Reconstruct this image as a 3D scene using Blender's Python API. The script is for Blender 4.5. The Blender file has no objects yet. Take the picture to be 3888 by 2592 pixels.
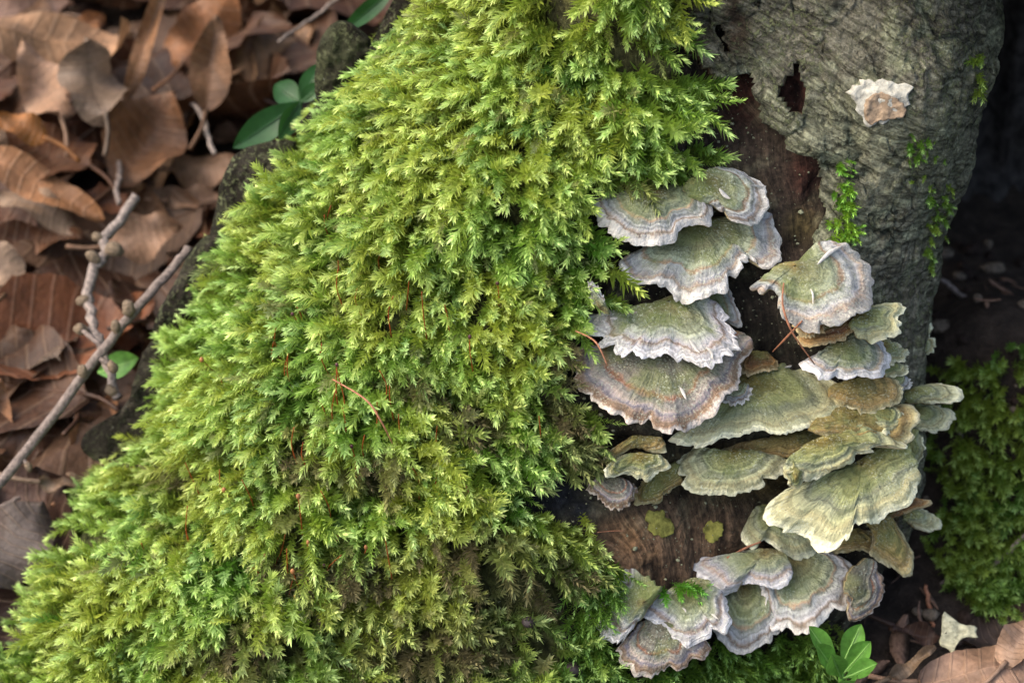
import bpy, math, random
import numpy as np
random.seed(7); rng = np.random.default_rng(11)
S = 0.01                       # all numbers below are centimetres; meshes are written in metres
sc = bpy.context.scene
COL = sc.collection

# ------------------------------------------------------------------ camera, sky, sun, exposure
PITCH = math.radians(40.0); DIST = 54.0; LENS = 50.0; SENS = 22.2
CAM = np.array([0.0, -DIST*math.cos(PITCH), DIST*math.sin(PITCH)])
RIGHT = np.array([1.0, 0, 0]); UP = np.array([0, math.sin(PITCH), math.cos(PITCH)])
FWD = np.array([0, math.cos(PITCH), -math.sin(PITCH)])
cd = bpy.data.cameras.new('camera'); cam = bpy.data.objects.new('camera', cd); COL.objects.link(cam)
cam.location = CAM*S; cam.rotation_euler = (math.pi/2-PITCH, 0, 0)
cd.lens = LENS; cd.sensor_width = SENS; cd.clip_start = 0.01; cd.clip_end = 100
cd.dof.use_dof = True; cd.dof.focus_distance = 0.540; cd.dof.aperture_fstop = 8.0
sc.camera = cam

SUN_DIR = np.array([-0.72, -0.05, 0.82]); SUN_DIR /= np.linalg.norm(SUN_DIR)
world = bpy.data.worlds.new('World'); sc.world = world; world.use_nodes = True
wn = world.node_tree; bg = wn.nodes['Background']
sky = wn.nodes.new('ShaderNodeTexSky'); sky.sky_type = 'NISHITA'; sky.sun_disc = False
sky.sun_elevation = math.asin(SUN_DIR[2]); sky.sun_rotation = math.atan2(SUN_DIR[0], SUN_DIR[1])
sky.air_density = 1.1; sky.dust_density = 6.0; sky.ozone_density = 0.6
wn.links.new(sky.outputs[0], bg.inputs[0]); bg.inputs[1].default_value = 0.15
sd = bpy.data.lights.new('sun', 'SUN'); sd.energy = 0.9; sd.angle = math.radians(90); sd.color = (1.0, 0.99, 0.98)
sun = bpy.data.objects.new('sun', sd); COL.objects.link(sun)
from mathutils import Vector, Matrix
sun.rotation_euler = Vector(-SUN_DIR).to_track_quat('-Z', 'Y').to_euler()
sc.view_settings.view_transform = 'Standard'; sc.view_settings.look = 'None'
sc.view_settings.exposure = 1.15; sc.view_settings.gamma = 1
sc.render.engine = 'CYCLES'; sc.cycles.use_denoising = True; sc.cycles.max_bounces = 6
sc.cycles.transparent_max_bounces = 4; sc.cycles.sample_clamp_indirect = 6

# ------------------------------------------------------------------ numeric helpers
def unit(v):
    v = np.asarray(v, float); return v/np.maximum(np.linalg.norm(v, axis=-1, keepdims=True), 1e-9)
def sstep(a, b, x):
    t = np.clip((x-a)/(b-a), 0, 1); return t*t*(3-2*t)
def ray(px, py):               # source-photograph pixel -> ray direction (unit step along the lens axis)
    u = (np.asarray(px, float)-1944)/3888*SENS/LENS; v = -(np.asarray(py, float)-1296)/3888*SENS/LENS
    return FWD + u[..., None]*RIGHT + v[..., None]*UP
K2 = 3888/2352.0
def q(x, y): return (x*K2, y*K2)          # coordinates read off the 2352-wide view
def project(P):
    d = np.asarray(P)-CAM; w = d@FWD
    return 1944+(d@RIGHT)/w*LENS/SENS*3888, 1296-(d@UP)/w*LENS/SENS*3888
def _h(ix, iy, iz, seed):
    n = (ix.astype(np.int64)*374761393 + iy.astype(np.int64)*668265263 + iz.astype(np.int64)*2147483647 + seed*144665) & 0xFFFFFFFF
    n = ((n ^ (n >> 13))*1274120177) & 0xFFFFFFFF
    n = ((n ^ (n >> 15))*2246822519) & 0xFFFFFFFF
    return ((n ^ (n >> 16)) & 0xFFFFFF)/float(0xFFFFFF)
def vn(P, f=1.0, seed=0):
    P = np.asarray(P, float)*f; i = np.floor(P); t = P-i; t = t*t*(3-2*t)
    x, y, z = i[..., 0], i[..., 1], i[..., 2]; r = 0
    for a in (0, 1):
        for b in (0, 1):
            for c in (0, 1):
                w = (t[..., 0] if a else 1-t[..., 0])*(t[..., 1] if b else 1-t[..., 1])*(t[..., 2] if c else 1-t[..., 2])
                r = r + w*_h(x+a, y+b, z+c, seed)
    return r
def fbm(P, f=1.0, seed=0, o=3):
    r = 0; a = .5; tot = 0
    for k in range(o):
        r = r+a*vn(P, f*2**k, seed+k*17); tot += a; a *= .5
    return r/tot
def inpoly(px, py, poly):
    px = np.asarray(px); py = np.asarray(py); c = np.zeros(px.shape, bool); n = len(poly); j = n-1
    for i in range(n):
        xi, yi = poly[i]; xj, yj = poly[j]
        if yi != yj:
            c ^= ((yi > py) != (yj > py)) & (px < (xj-xi)*(py-yi)/(yj-yi)+xi)
        j = i
    return c
def smooth_closed(pts, n, it=1):
    p = np.array(pts, float)
    for _ in range(it):        # Chaikin
        a = p*.75+np.roll(p, -1, 0)*.25; b = p*.25+np.roll(p, -1, 0)*.75
        p = np.stack([a, b], 1).reshape(-1, p.shape[1])
    d = np.linalg.norm(np.roll(p, -1, 0)-p, axis=1); s = np.concatenate([[0], np.cumsum(d)])
    pp = np.vstack([p, p[:1]]); t = np.linspace(0, s[-1], n, endpoint=False)
    return np.stack([np.interp(t, s, pp[:, k]) for k in range(p.shape[1])], 1)
def catmull(pts, n):
    p = np.array(pts, float); m = len(p)
    t = np.linspace(0, m-1, n); i = np.clip(np.floor(t).astype(int), 0, m-2); f = (t-i)[:, None]
    g = lambda k: p[np.clip(k, 0, m-1)]
    a, b, c, d = g(i-1), g(i), g(i+1), g(i+2)
    return .5*(2*b+(c-a)*f+(2*a-5*b+4*c-d)*f**2+(3*b-a-3*c+d)*f**3)

# ------------------------------------------------------------------ scene helpers
def tag(o, label=None, cat=None, group=None, kind=None):
    if label: o['label'] = label
    if cat: o['category'] = cat
    if group: o['group'] = group
    if kind: o['kind'] = kind
    return o
def thing(name, label, cat, loc, group=None):
    o = bpy.data.objects.new(name, None); COL.objects.link(o); o.empty_display_size = .005
    o.location = np.asarray(loc)*S; o['loc'] = [float(v) for v in loc]
    return tag(o, label, cat, group)
def mesh(name, V, F, mat, parent=None, smooth=True, attrs=None, origin=None, colors=None):
    """V in cm world space; origin (cm) becomes the object's location when it is top-level"""
    V = np.asarray(V, float)
    if parent is not None and parent.type == 'EMPTY': off = np.array(parent['loc'])
    elif parent is not None and 'org' in parent: off = np.array(parent['org'])
    elif origin is not None: off = np.asarray(origin, float)
    else: off = np.zeros(3)
    me = bpy.data.meshes.new(name)
    F = np.asarray(F) if not isinstance(F, list) else F
    if isinstance(F, np.ndarray):
        nF, k = F.shape
        me.vertices.add(len(V)); me.vertices.foreach_set('co', ((V-off)*S).astype(np.float32).ravel())
        me.loops.add(nF*k); me.loops.foreach_set('vertex_index', F.astype(np.int32).ravel())
        me.polygons.add(nF); me.polygons.foreach_set('loop_start', np.arange(0, nF*k, k, dtype=np.int32))
        me.update(calc_edges=True)
    else:
        me.from_pydata([tuple(v) for v in ((V-off)*S)], [], F)
    if smooth: me.polygons.foreach_set('use_smooth', np.ones(len(me.polygons), bool))
    for nme, arr in (attrs or {}).items():
        a = me.attributes.new(nme, 'FLOAT', 'POINT'); a.data.foreach_set('value', np.asarray(arr, np.float32))
    if colors is not None:
        a = me.color_attributes.new('Col', 'FLOAT_COLOR', 'POINT')
        c = np.ones((len(V), 4), np.float32); c[:, :3] = colors; a.data.foreach_set('color', c.ravel())
    me.materials.append(mat); me.validate()
    o = bpy.data.objects.new(name, me); COL.objects.link(o)
    if parent is not None: o.parent = parent
    else: o.location = off*S
    o['org'] = [float(v) for v in off]
    return o
def gridfaces(nu, nv, closed_u=False):
    i = np.arange(nu if closed_u else nu-1)[:, None]; j = np.arange(nv-1)[None, :]
    a = i*nv+j; b = ((i+1) % nu)*nv+j
    return np.stack([a, b, b+1, a+1], -1).reshape(-1, 4)
def tube(pts, rad, nseg=8, n=None):
    P = np.array(pts, float)
    if n: P = catmull(P, n)
    m = len(P); r = np.interp(np.linspace(0, 1, m), np.linspace(0, 1, len(np.atleast_1d(rad))), np.atleast_1d(rad))
    T = unit(np.gradient(P, axis=0)); ref = np.array([.3, .2, 1.0]); U = unit(np.cross(T, ref)); W = np.cross(T, U)
    th = np.linspace(0, 2*math.pi, nseg, endpoint=False)
    V = P[:, None]+r[:, None, None]*(np.cos(th)[None, :, None]*U[:, None]+np.sin(th)[None, :, None]*W[:, None])
    V = V.transpose(1, 0, 2).reshape(-1, 3); F = gridfaces(nseg, m, True).tolist()
    F.append([k*m for k in range(nseg)][::-1]); F.append([k*m+m-1 for k in range(nseg)])
    return V, F
def blob(c, r, axes=(1, 1, 1), seed=0, amp=.25, nu=14, nv=10, f=1.5):
    th = np.linspace(0, 2*math.pi, nu, endpoint=False)[:, None]; ph = np.linspace(0.02, math.pi-.02, nv)[None, :]
    d = np.stack([np.sin(ph)*np.cos(th), np.sin(ph)*np.sin(th), np.cos(ph)+0*th], -1).reshape(-1, 3)
    rr = 1+amp*(2*fbm(d+seed*3.1, f, seed)-1)
    return np.asarray(c)+d*rr[:, None]*r*np.array(axes), gridfaces(nu, nv, True)

# ------------------------------------------------------------------ materials
class NT:
    def __init__(s, name):
        s.m = bpy.data.materials.new(name); s.m.use_nodes = True; s.t = s.m.node_tree
        s.t.nodes.clear(); s.out = s.t.nodes.new('ShaderNodeOutputMaterial')
    def n(s, typ, ins=None, **kw):
        nd = s.t.nodes.new(typ)
        for k, v in kw.items(): setattr(nd, k, v)
        for k, v in (ins or {}).items(): s.set(nd, k, v)
        return nd
    def set(s, nd, k, v):
        i = nd.inputs[k]
        if isinstance(v, bpy.types.NodeSocket): s.t.links.new(v, i)
        elif isinstance(v, bpy.types.Node): s.t.links.new(v.outputs[0], i)
        else: i.default_value = v
    def math(s, op, a, b=0.0, clamp=False):
        return s.n('ShaderNodeMath', {0: a, 1: b}, operation=op, use_clamp=clamp).outputs[0]
    def pos(s, sc_=(100, 100, 100), rot=(0, 0, 0)):
        g = s.n('ShaderNodeNewGeometry'); return s.n('ShaderNodeMapping', {0: g.outputs['Position'], 'Scale': sc_, 'Rotation': rot}).outputs[0]
    def obj(s, sc_=(100, 100, 100)):
        g = s.n('ShaderNodeTexCoord'); return s.n('ShaderNodeMapping', {0: g.outputs['Object'], 'Scale': sc_}).outputs[0]
    def noise(s, vec, scale, detail=3, rough=.55):
        return s.n('ShaderNodeTexNoise', {'Vector': vec, 'Scale': scale, 'Detail': detail, 'Roughness': rough}).outputs[0]
    def attr(s, name):
        return s.n('ShaderNodeAttribute', attribute_name=name)
    def ramp(s, fac, stops, interp='LINEAR'):
        r = s.n('ShaderNodeValToRGB', {0: fac}); e = r.color_ramp; e.interpolation = interp
        while len(e.elements) < len(stops): e.elements.new(.5)
        for el, (p, c) in zip(e.elements, stops):
            el.position = p; el.color = (*c, 1) if len(c) == 3 else c
        return r.outputs[0]
    def rng(s, v, a, b, c, d, smooth=True):
        return s.n('ShaderNodeMapRange', {0: v, 1: a, 2: b, 3: c, 4: d}, interpolation_type='SMOOTHSTEP' if smooth else 'LINEAR').outputs[0]
    def mix(s, fac, a, b, bt='MIX'):
        nd = s.n('ShaderNodeMix', data_type='RGBA', blend_type=bt)
        s.set(nd, 0, fac)
        for k, v in ((6, a), (7, b)):
            s.set(nd, k, (*v, 1) if isinstance(v, tuple) and len(v) == 3 else v)
        return nd.outputs[2]
    def scale(s, col, f):
        return s.mix(1.0, col, s.n('ShaderNodeCombineColor', {0: f, 1: f, 2: f}).outputs[0], 'MULTIPLY')
    def bump(s, h, strength=.5, dist=.001, nrm=None):
        ins = {'Height': h, 'Strength': strength, 'Distance': dist}
        if nrm is not None: ins['Normal'] = nrm
        return s.n('ShaderNodeBump', ins).outputs[0]
    def principled(s, col, rough=.8, nrm=None, spec=.3, **kw):
        ins = {'Base Color': (*col, 1) if isinstance(col, tuple) else col, 'Roughness': rough, 'Specular IOR Level': spec}
        if nrm is not None: ins['Normal'] = nrm
        ins.update(kw)
        p = s.n('ShaderNodeBsdfPrincipled', ins); s.t.links.new(p.outputs[0], s.out.inputs[0]); return s.m

def m_moss():
    s = NT('moss'); a = s.attr('Col').outputs[0]
    n = s.noise(s.pos(), 9.0, 2); col = s.scale(a, s.rng(n, .25, .75, .82, 1.15))
    d = s.n('ShaderNodeBsdfPrincipled', {'Base Color': col, 'Roughness': .6, 'Specular IOR Level': .22})
    t = s.n('ShaderNodeBsdfTranslucent', {0: col})
    mx = s.n('ShaderNodeMixShader', {0: .36, 1: d.outputs[0], 2: t.outputs[0]}); s.t.links.new(mx.outputs[0], s.out.inputs[0]); return s.m
def m_fungus(name, stops, algae=.6, speck=.35, edge_white=0.0):
    s = NT(name); P = s.pos(); Z = s.attr('zone').outputs[2]; A = s.attr('ang').outputs[2]
    oi = s.n('ShaderNodeObjectInfo').outputs['Random']
    n1 = s.noise(P, .9, 3); n2 = s.noise(P, 5.0, 3)
    Zd = s.math('ADD', Z, s.math('MULTIPLY', s.math('SUBTRACT', n1, .5), .22))
    Zd = s.math('ADD', Zd, s.math('MULTIPLY', s.math('SUBTRACT', n2, .5), .15))
    Zd = s.math('POWER', s.math('MAXIMUM', Zd, 0.0), s.rng(oi, 0, 1, .78, 1.3, False)); col = s.ramp(Zd, stops)
    bv = s.n('ShaderNodeCombineXYZ', {0: s.math('MULTIPLY', oi, 50.0), 1: s.math('MULTIPLY', Zd, 15.0), 2: 0.0}).outputs[0]
    bands = s.noise(bv, 1.0, 2); col = s.scale(col, s.rng(bands, .3, .7, .66, 1.28))
    fv = s.n('ShaderNodeCombineXYZ', {0: s.math('MULTIPLY', A, 11.0), 1: s.math('MULTIPLY', Z, 5.0), 2: s.math('MULTIPLY', oi, 9.0)}).outputs[0]
    fib = s.noise(fv, 1.0, 3, .6); col = s.scale(col, s.rng(fib, .3, .7, .82, 1.2))
    an = s.math('MULTIPLY', s.rng(s.noise(P, 1.3, 5, .65), .42, .62, 0, 1), s.rng(Zd, .55, .9, 1, .12))
    an = s.math('MULTIPLY', an, s.rng(s.math('FRACT', s.math('MULTIPLY', oi, 7.3)), 0, 1, algae*.5, min(1.0, algae*1.2), False))
    gcol = s.mix(s.noise(P, 14, 3), (.085, .115, .025), (.26, .30, .12)); col = s.mix(an, col, gcol)
    sp = s.math('MULTIPLY', s.rng(s.noise(P, 20, 3, .6), .54, .66, 0, 1), s.rng(s.noise(P, 1.1, 4), .40, .60, .12, 1))
    col = s.mix(s.math('MULTIPLY', sp, speck), col, (.56, .60, .46))
    dk = s.math('MULTIPLY', s.rng(s.noise(P, 9, 3, .6), .63, .72, 0, 1), .5); col = s.mix(dk, col, (.05, .045, .03))
    h = s.math('ADD', s.math('MULTIPLY', fib, .7), s.math('ADD', s.math('MULTIPLY', s.noise(P, 16, 4, .65), .8), s.math('MULTIPLY', bands, .35)))
    return s.principled(col, .9, s.bump(h, .8, .0012), .12)
PAL = {}
PAL['grey'] = m_fungus('fungus_grey', [(0, (.24, .17, .06)), (.20, (.20, .19, .09)), (.42, (.25, .27, .15)), (.60, (.32, .35, .24)), (.65, (.33, .23, .15)), (.69, (.36, .37, .34)), (.82, (.42, .42, .43)), (.88, (.34, .26, .20)), (.93, (.50, .48, .45)), (1, (.74, .70, .64))], .95, .6)
PAL['white'] = m_fungus('fungus_white_edge', [(0, (.22, .17, .07)), (.25, (.23, .24, .13)), (.48, (.30, .33, .23)), (.62, (.36, .37, .33)), (.70, (.38, .37, .39)), (.77, (.34, .26, .21)), (.84, (.48, .47, .48)), (.93, (.66, .64, .63)), (1, (.80, .78, .77))], .8, .6)
PAL['brown'] = m_fungus('fungus_brown_purple', [(0, (.13, .12, .08)), (.34, (.18, .17, .13)), (.54, (.23, .21, .17)), (.60, (.27, .13, .08)), (.66, (.27, .26, .23)), (.76, (.36, .30, .26)), (.82, (.24, .22, .25)), (.88, (.32, .23, .17)), (.95, (.26, .17, .11)), (1, (.62, .54, .47))], .55, .6)
PAL['yellow'] = m_fungus('fungus_yellow_green', [(0, (0.222, 0.172, 0.048)), (.26, (0.242, 0.233, 0.085)), (.50, (0.333, 0.355, 0.162)), (.62, (0.282, 0.295, 0.190)), (.72, (0.465, 0.467, 0.266)), (.80, (0.364, 0.335, 0.181)), (.90, (0.525, 0.517, 0.305)), (1, (0.808, 0.788, 0.551))], .55, .7)
PAL['ochre'] = m_fungus('fungus_ochre', [(0, (.20, .16, .05)), (.35, (.26, .21, .08)), (.60, (.33, .24, .09)), (.80, (.30, .21, .09)), (.93, (.42, .36, .18)), (1, (.64, .58, .36))], .6, .5)
PAL['orange'] = m_fungus('fungus_orange', [(0, (.18, .16, .05)), (.30, (.22, .15, .05)), (.60, (.20, .09, .05)), (.80, (.34, .18, .07)), (.92, (.44, .28, .12)), (1, (.56, .44, .24))], .4, .35)
def m_pore():
    s = NT('fungus_pore'); P = s.pos(); n = s.noise(P, 30, 2)
    col = s.mix(s.noise(P, 1.5, 3), (.30, .24, .12), (.48, .42, .26)); return s.principled(col, .9, s.bump(n, .6, .0006), .1)
M_PORE = m_pore()
def m_wood():
    s = NT('rotten_wood'); a = s.attr('Col').outputs[0]; P = s.pos()
    f = s.noise(s.n('ShaderNodeCombineXYZ', {0: s.math('MULTIPLY', s.attr('ga').outputs[2], .9), 1: s.math('MULTIPLY', s.attr('gc').outputs[2], 8.0), 2: 0.0}).outputs[0], 1.0, 5, .62); g = s.noise(P, 6, 5, .65)
    col = s.scale(a, s.rng(f, .32, .68, .55, 1.4)); col = s.scale(col, s.rng(g, .3, .7, .5, 1.5))
    sp = s.rng(s.noise(P, 13, 2), .68, .74, 0, .7); col = s.mix(sp, col, (.32, .34, .22))
    return s.principled(col, .8, s.bump(s.math('ADD', f, g), .9, .0018), .25)
def m_bark():
    s = NT('bark'); a = s.attr('Col').outputs[0]; P = s.pos()
    f = s.noise(s.n('ShaderNodeCombineXYZ', {0: s.math('MULTIPLY', s.attr('ga').outputs[2], 1.1), 1: s.math('MULTIPLY', s.attr('gc').outputs[2], 8.0), 2: 0.0}).outputs[0], 1.0, 5, .62); g = s.noise(P, 9, 6, .7)
    col = s.scale(a, s.rng(f, .34, .66, .45, 1.45)); col = s.scale(col, s.rng(g, .32, .68, .5, 1.5))
    vv = s.n('ShaderNodeCombineXYZ', {0: s.math('MULTIPLY', s.attr('ga').outputs[2], 1.3), 1: s.math('ADD', s.math('MULTIPLY', s.attr('gc').outputs[2], 3.4), s.math('MULTIPLY', g, 1.1)), 2: 0.0}).outputs[0]
    vo = s.n('ShaderNodeTexVoronoi', {'Vector': vv, 'Scale': 1.0}, feature='DISTANCE_TO_EDGE').outputs[0]; crk = s.rng(vo, .0, .07, 1, 0)
    crk = s.math('MULTIPLY', crk, s.rng(s.noise(P, 1.1, 3), .40, .60, .1, .9)); col = s.mix(s.math('MULTIPLY', crk, .75), col, (.022, .02, .014))
    dkp = s.math('MULTIPLY', s.rng(s.noise(P, 4.5, 5, .7), .58, .68, 0, 1), .4); col = s.mix(dkp, col, (.045, .045, .028))
    li = s.math('MULTIPLY', s.rng(s.noise(P, 8, 5, .7), .50, .62, 0, 1), s.rng(s.noise(P, .55, 3), .38, .62, .12, .9))
    col = s.mix(li, col, (.27, .30, .15))
    sp = s.rng(s.noise(P, 17, 2), .70, .75, 0, .7); col = s.mix(sp, col, (.42, .44, .36))
    return s.principled(col, .88, s.bump(s.math('SUBTRACT', s.math('ADD', s.math('MULTIPLY', f, .8), s.math('ADD', g, s.math('MULTIPLY', li, .5))), s.math('MULTIPLY', crk, .8)), 1.0, .0024), .12)
def m_soil():
    s = NT('soil'); P = s.pos(); a = s.noise(P, 2.2, 6, .7); b = s.noise(P, 11, 4, .7)
    col = s.ramp(a, [(.25, (.012, .009, .007)), (.5, (.045, .032, .024)), (.72, (.09, .065, .05))])
    col = s.mix(s.rng(b, .66, .74, 0, .7), col, (.17, .14, .11))
    return s.principled(col, .85, s.bump(s.math('ADD', a, s.math('MULTIPLY', b, .4)), 1.0, .004), .25)
def m_leaf():
    s = NT('dead_leaf'); oc = s.mix(1.0, s.n('ShaderNodeObjectInfo').outputs['Color'], (.60, .545, .46), 'MULTIPLY'); P = s.obj(); U = s.attr('u').outputs[2]; V = s.attr('v').outputs[2]
    n = s.noise(P, .9, 5, .65); m = s.noise(P, 6, 3)
    col = s.scale(oc, s.rng(n, .28, .72, .55, 1.3)); col = s.scale(col, s.rng(m, .3, .7, .85, 1.12))
    sp = s.rng(s.noise(P, 3.3, 4, .7), .64, .72, 0, .55); col = s.mix(sp, col, (.05, .025, .015))
    av = s.math('ABSOLUTE', V)     # side veins leave the midrib at an angle
    w = s.math('SINE', s.math('MULTIPLY', s.math('SUBTRACT', U, s.math('MULTIPLY', av, .16)), 62.0))
    vein = s.rng(w, .72, 1.0, 0, 1); col = s.mix(s.math('MULTIPLY', vein, .12), col, (.42, .29, .19))
    h = s.math('ADD', s.math('MULTIPLY', vein, .25), s.math('MULTIPLY', m, .5))
    d = s.n('ShaderNodeBsdfPrincipled', {'Base Color': col, 'Roughness': .55, 'Specular IOR Level': .35, 'Normal': s.bump(h, .7, .0012)})
    t = s.n('ShaderNodeBsdfTranslucent', {0: col}); mx = s.n('ShaderNodeMixShader', {0: .16, 1: d.outputs[0], 2: t.outputs[0]})
    s.t.links.new(mx.outputs[0], s.out.inputs[0]); return s.m
def m_plain(name, col, rough=.7, var=.35, f=6.0, bump=.4, spec=.3, translucent=0.0, useobj=False):
    s = NT(name); P = s.pos(); n = s.noise(P, f, 4, .6)
    base = s.n('ShaderNodeObjectInfo').outputs['Color'] if useobj else s.n('ShaderNodeRGB').outputs[0]
    if not useobj: base.node.outputs[0].default_value = (*col, 1)
    c = s.scale(base, s.rng(n, .3, .7, 1-var, 1+var))
    m = s.principled(c, rough, s.bump(n, bump, .0008), spec)
    if translucent:
        p = s.out.inputs[0].links[0].from_node; t = s.n('ShaderNodeBsdfTranslucent', {0: c})
        mx = s.n('ShaderNodeMixShader', {0: translucent, 1: p.outputs[0], 2: t.outputs[0]}); s.t.links.new(mx.outputs[0], s.out.inputs[0])
    return m
M_MOSS = m_moss(); M_WOOD = m_wood(); M_BARK = m_bark(); M_SOIL = m_soil(); M_LEAF = m_leaf()
M_TWIG = m_plain('twig_bark', (.17, .135, .115), .8, .4, 9, .7)
M_PALE_TWIG = m_plain('pale_twig', (.22, .18, .155), .75, .45, 9, .7)
M_BUD = m_plain('bud', (.15, .11, .07), .75, .4, 12, .7)
M_SETA = m_plain('spore_stalk', (.26, .055, .012), .45, .3, 20, 0)
M_CAPSULE = m_plain('spore_capsule', (.30, .13, .05), .45, .25, 20, .1)
M_DARKCAP = m_plain('spent_capsule', (.07, .025, .03), .4, .25, 20, .1)
M_NEEDLE = m_plain('dry_needle', (.30, .13, .07), .6, .3, 9, .2)
M_GREEN = m_plain('fresh_leaf', (.10, .25, .04), .45, .28, 4, .3, .4, .3)
M_GREEN_DARK = m_plain('dark_green_leaf', (.025, .085, .022), .4, .2, 2, .1, .4, .25)
M_SHADE_WOOD = m_plain('shade_dark_wood', (.035, .031, .029), .8, .6, 3, .9, .2)  # wood of the hollow log, its deep shade put into the near-black colour
M_CRUST = m_plain('yellow_crust', (.23, .215, .05), .85, .6, 4, .9, .15)
M_CREAM = m_plain('cream_fungus', (.40, .39, .33), .85, .3, 6, 1.0, .1)
M_PITH = m_plain('brown_pith', (.27, .20, .135), .85, .3, 6, .8, .1)
M_DEB = m_plain('debris', (.2, .2, .2), .85, .35, 9, .8, .15, useobj=True)
M_BERRY = m_plain('dark_pellet', (.02, .013, .014), .65, .3, 9, .3, .5)

# ------------------------------------------------------------------ the stump surface
LEAN = .65; DEP = 6.0
def plane_hit(px, py, off):    # silhouette pixels -> the slanted mid plane y = LEAN z + off
    d = ray(np.array(px, float), np.array(py, float)); t = (LEAN*CAM[2]+off-CAM[1])/(d[:, 1]-LEAN*d[:, 2])
    return CAM+t[:, None]*d
_l = [(1010,-60),(975,0),(915,90),(865,180),(810,240),(745,320),(705,390),(675,460),(620,530),(580,620),(535,720),(490,780),(460,860),(420,960),(370,1040),(280,1110),(215,1190),(120,1290),(65,1400),(-30,1520),(-110,1640)]
_r = [(2275,-60),(2262,0),(2245,180),(2195,330),(2180,420),(2140,560),(2110,700),(2100,850),(2090,1000),(2070,1150),(2030,1300),(1960,1450),(1920,1640)]
def _sil(l):
    P = plane_hit([a*K2 for a, b in l], [b*K2 for a, b in l], DEP); o = np.argsort(P[:, 2]); return P[o, 2], P[o, 0]
ZL, XL = _sil(_l); ZR, XR = _sil(_r)
def xl(z): return np.interp(z, ZL, XL)+np.where(z > ZL[-1], (z-ZL[-1])*.15, 0)-np.where(z < ZL[0], (ZL[0]-z)*.6, 0)
def xr(z): return np.interp(z, ZR, XR)
PATH = plane_hit(*zip(*[q(1600,350), q(1640,560), q(1560,760), q(1680,980), q(1560,1200), q(1700,1400)]), 0.)   # where the brackets grow
_o = np.argsort(PATH[:, 2]); PZ, PX = PATH[_o, 2], PATH[_o, 0]
def relief_exact(x, z):        # + = pushed into the trunk
    x = np.asarray(x, float); z = np.asarray(z, float); P = np.stack([x, z*.8, 0*x], -1)
    r = -1.0*(fbm(P, .28, 3, 3)-.5)*2.2 - .35*(fbm(P, 1.3, 9, 3)-.5)
    px = np.interp(z, PZ, PX); r = r+1.3*np.exp(-((x-px-.6)/2.4)**2)*sstep(9, 5, z)
    return r
_rx = np.arange(-22, 18, .12); _rz = np.arange(-15, 26, .12); _RT = relief_exact(*np.meshgrid(_rx, _rz, indexing='ij'))
def table(tab, x0, y0, st, x, y):
    fx = np.clip((x-x0)/st, 0, tab.shape[0]-1.001); fy = np.clip((y-y0)/st, 0, tab.shape[1]-1.001); i = fx.astype(int); j = fy.astype(int); a = fx-i; b = fy-j
    return tab[i, j]*(1-a)*(1-b)+tab[i+1, j]*a*(1-b)+tab[i, j+1]*(1-a)*b+tab[i+1, j+1]*a*b
def relief(x, z): return table(_RT, -22, -15, .12, np.asarray(x, float), np.asarray(z, float))
def T(th, z, extra=True):
    th, z = np.broadcast_arrays(np.asarray(th, float), np.asarray(z, float))
    c, s = np.cos(th), np.sin(th); p = np.where(c < 0, 2.0, 2.5)
    a, b = xl(z), xr(z); xm = (a+b)/2; w = (b-a)/2
    x = xm+w*np.sign(c)*np.abs(c)**(2/p); yy = np.sign(s)*np.abs(s)**(2/p)
    dep = DEP*np.where(s > 0, np.where(c < 0, .75, 1.1), 1.0)
    y = LEAN*z+DEP+dep*yy
    if extra: y = y+relief(x, z)*np.clip(-yy*1.4, 0, 1)
    return np.stack([x, y, z], -1)
def front(x, z):
    a, b = xl(z), xr(z); xm = (a+b)/2; w = (b-a)/2; s = np.clip((x-xm)/w, -1, 1); p = np.where(s < 0, 2.0, 2.5)
    k = (1-np.abs(s)**p)**(1/p)
    y = LEAN*z+DEP-DEP*k+relief(x, z)*np.clip(k*1.4, 0, 1)
    return np.where(np.abs((x-xm)/w) > 1, 1e3, y)
def march(inside, px, py, t0, st, nst):
    d = ray(np.atleast_1d(np.asarray(px, float)), np.atleast_1d(np.asarray(py, float))); t = np.full(len(d), float(t0)); done = np.zeros(len(d), bool)
    for _ in range(nst):
        done |= inside(CAM+t[:, None]*d)
        if done.all(): break
        t = np.where(done, t, t+st)
    a = t-st; b = t.copy()
    for _ in range(9):
        m = (a+b)/2; i = inside(CAM+m[:, None]*d); b = np.where(i, m, b); a = np.where(i, a, m)
    return CAM+np.where(done, b, t)[:, None]*d, done
def hit_trunk(px, py): return march(lambda P: P[:, 1] >= front(P[:, 0], P[:, 2]), px, py, 44, .25, 90)
def trunk_point(px, py):
    P, ok = hit_trunk([px], [py])
    return P[0] if ok[0] else None
def normals(fn, u, v, e=.004, ez=.05):
    a = fn(u+e, v)-fn(u-e, v); b = fn(u, v+ez)-fn(u, v-ez); return unit(np.cross(a, b))

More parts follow.
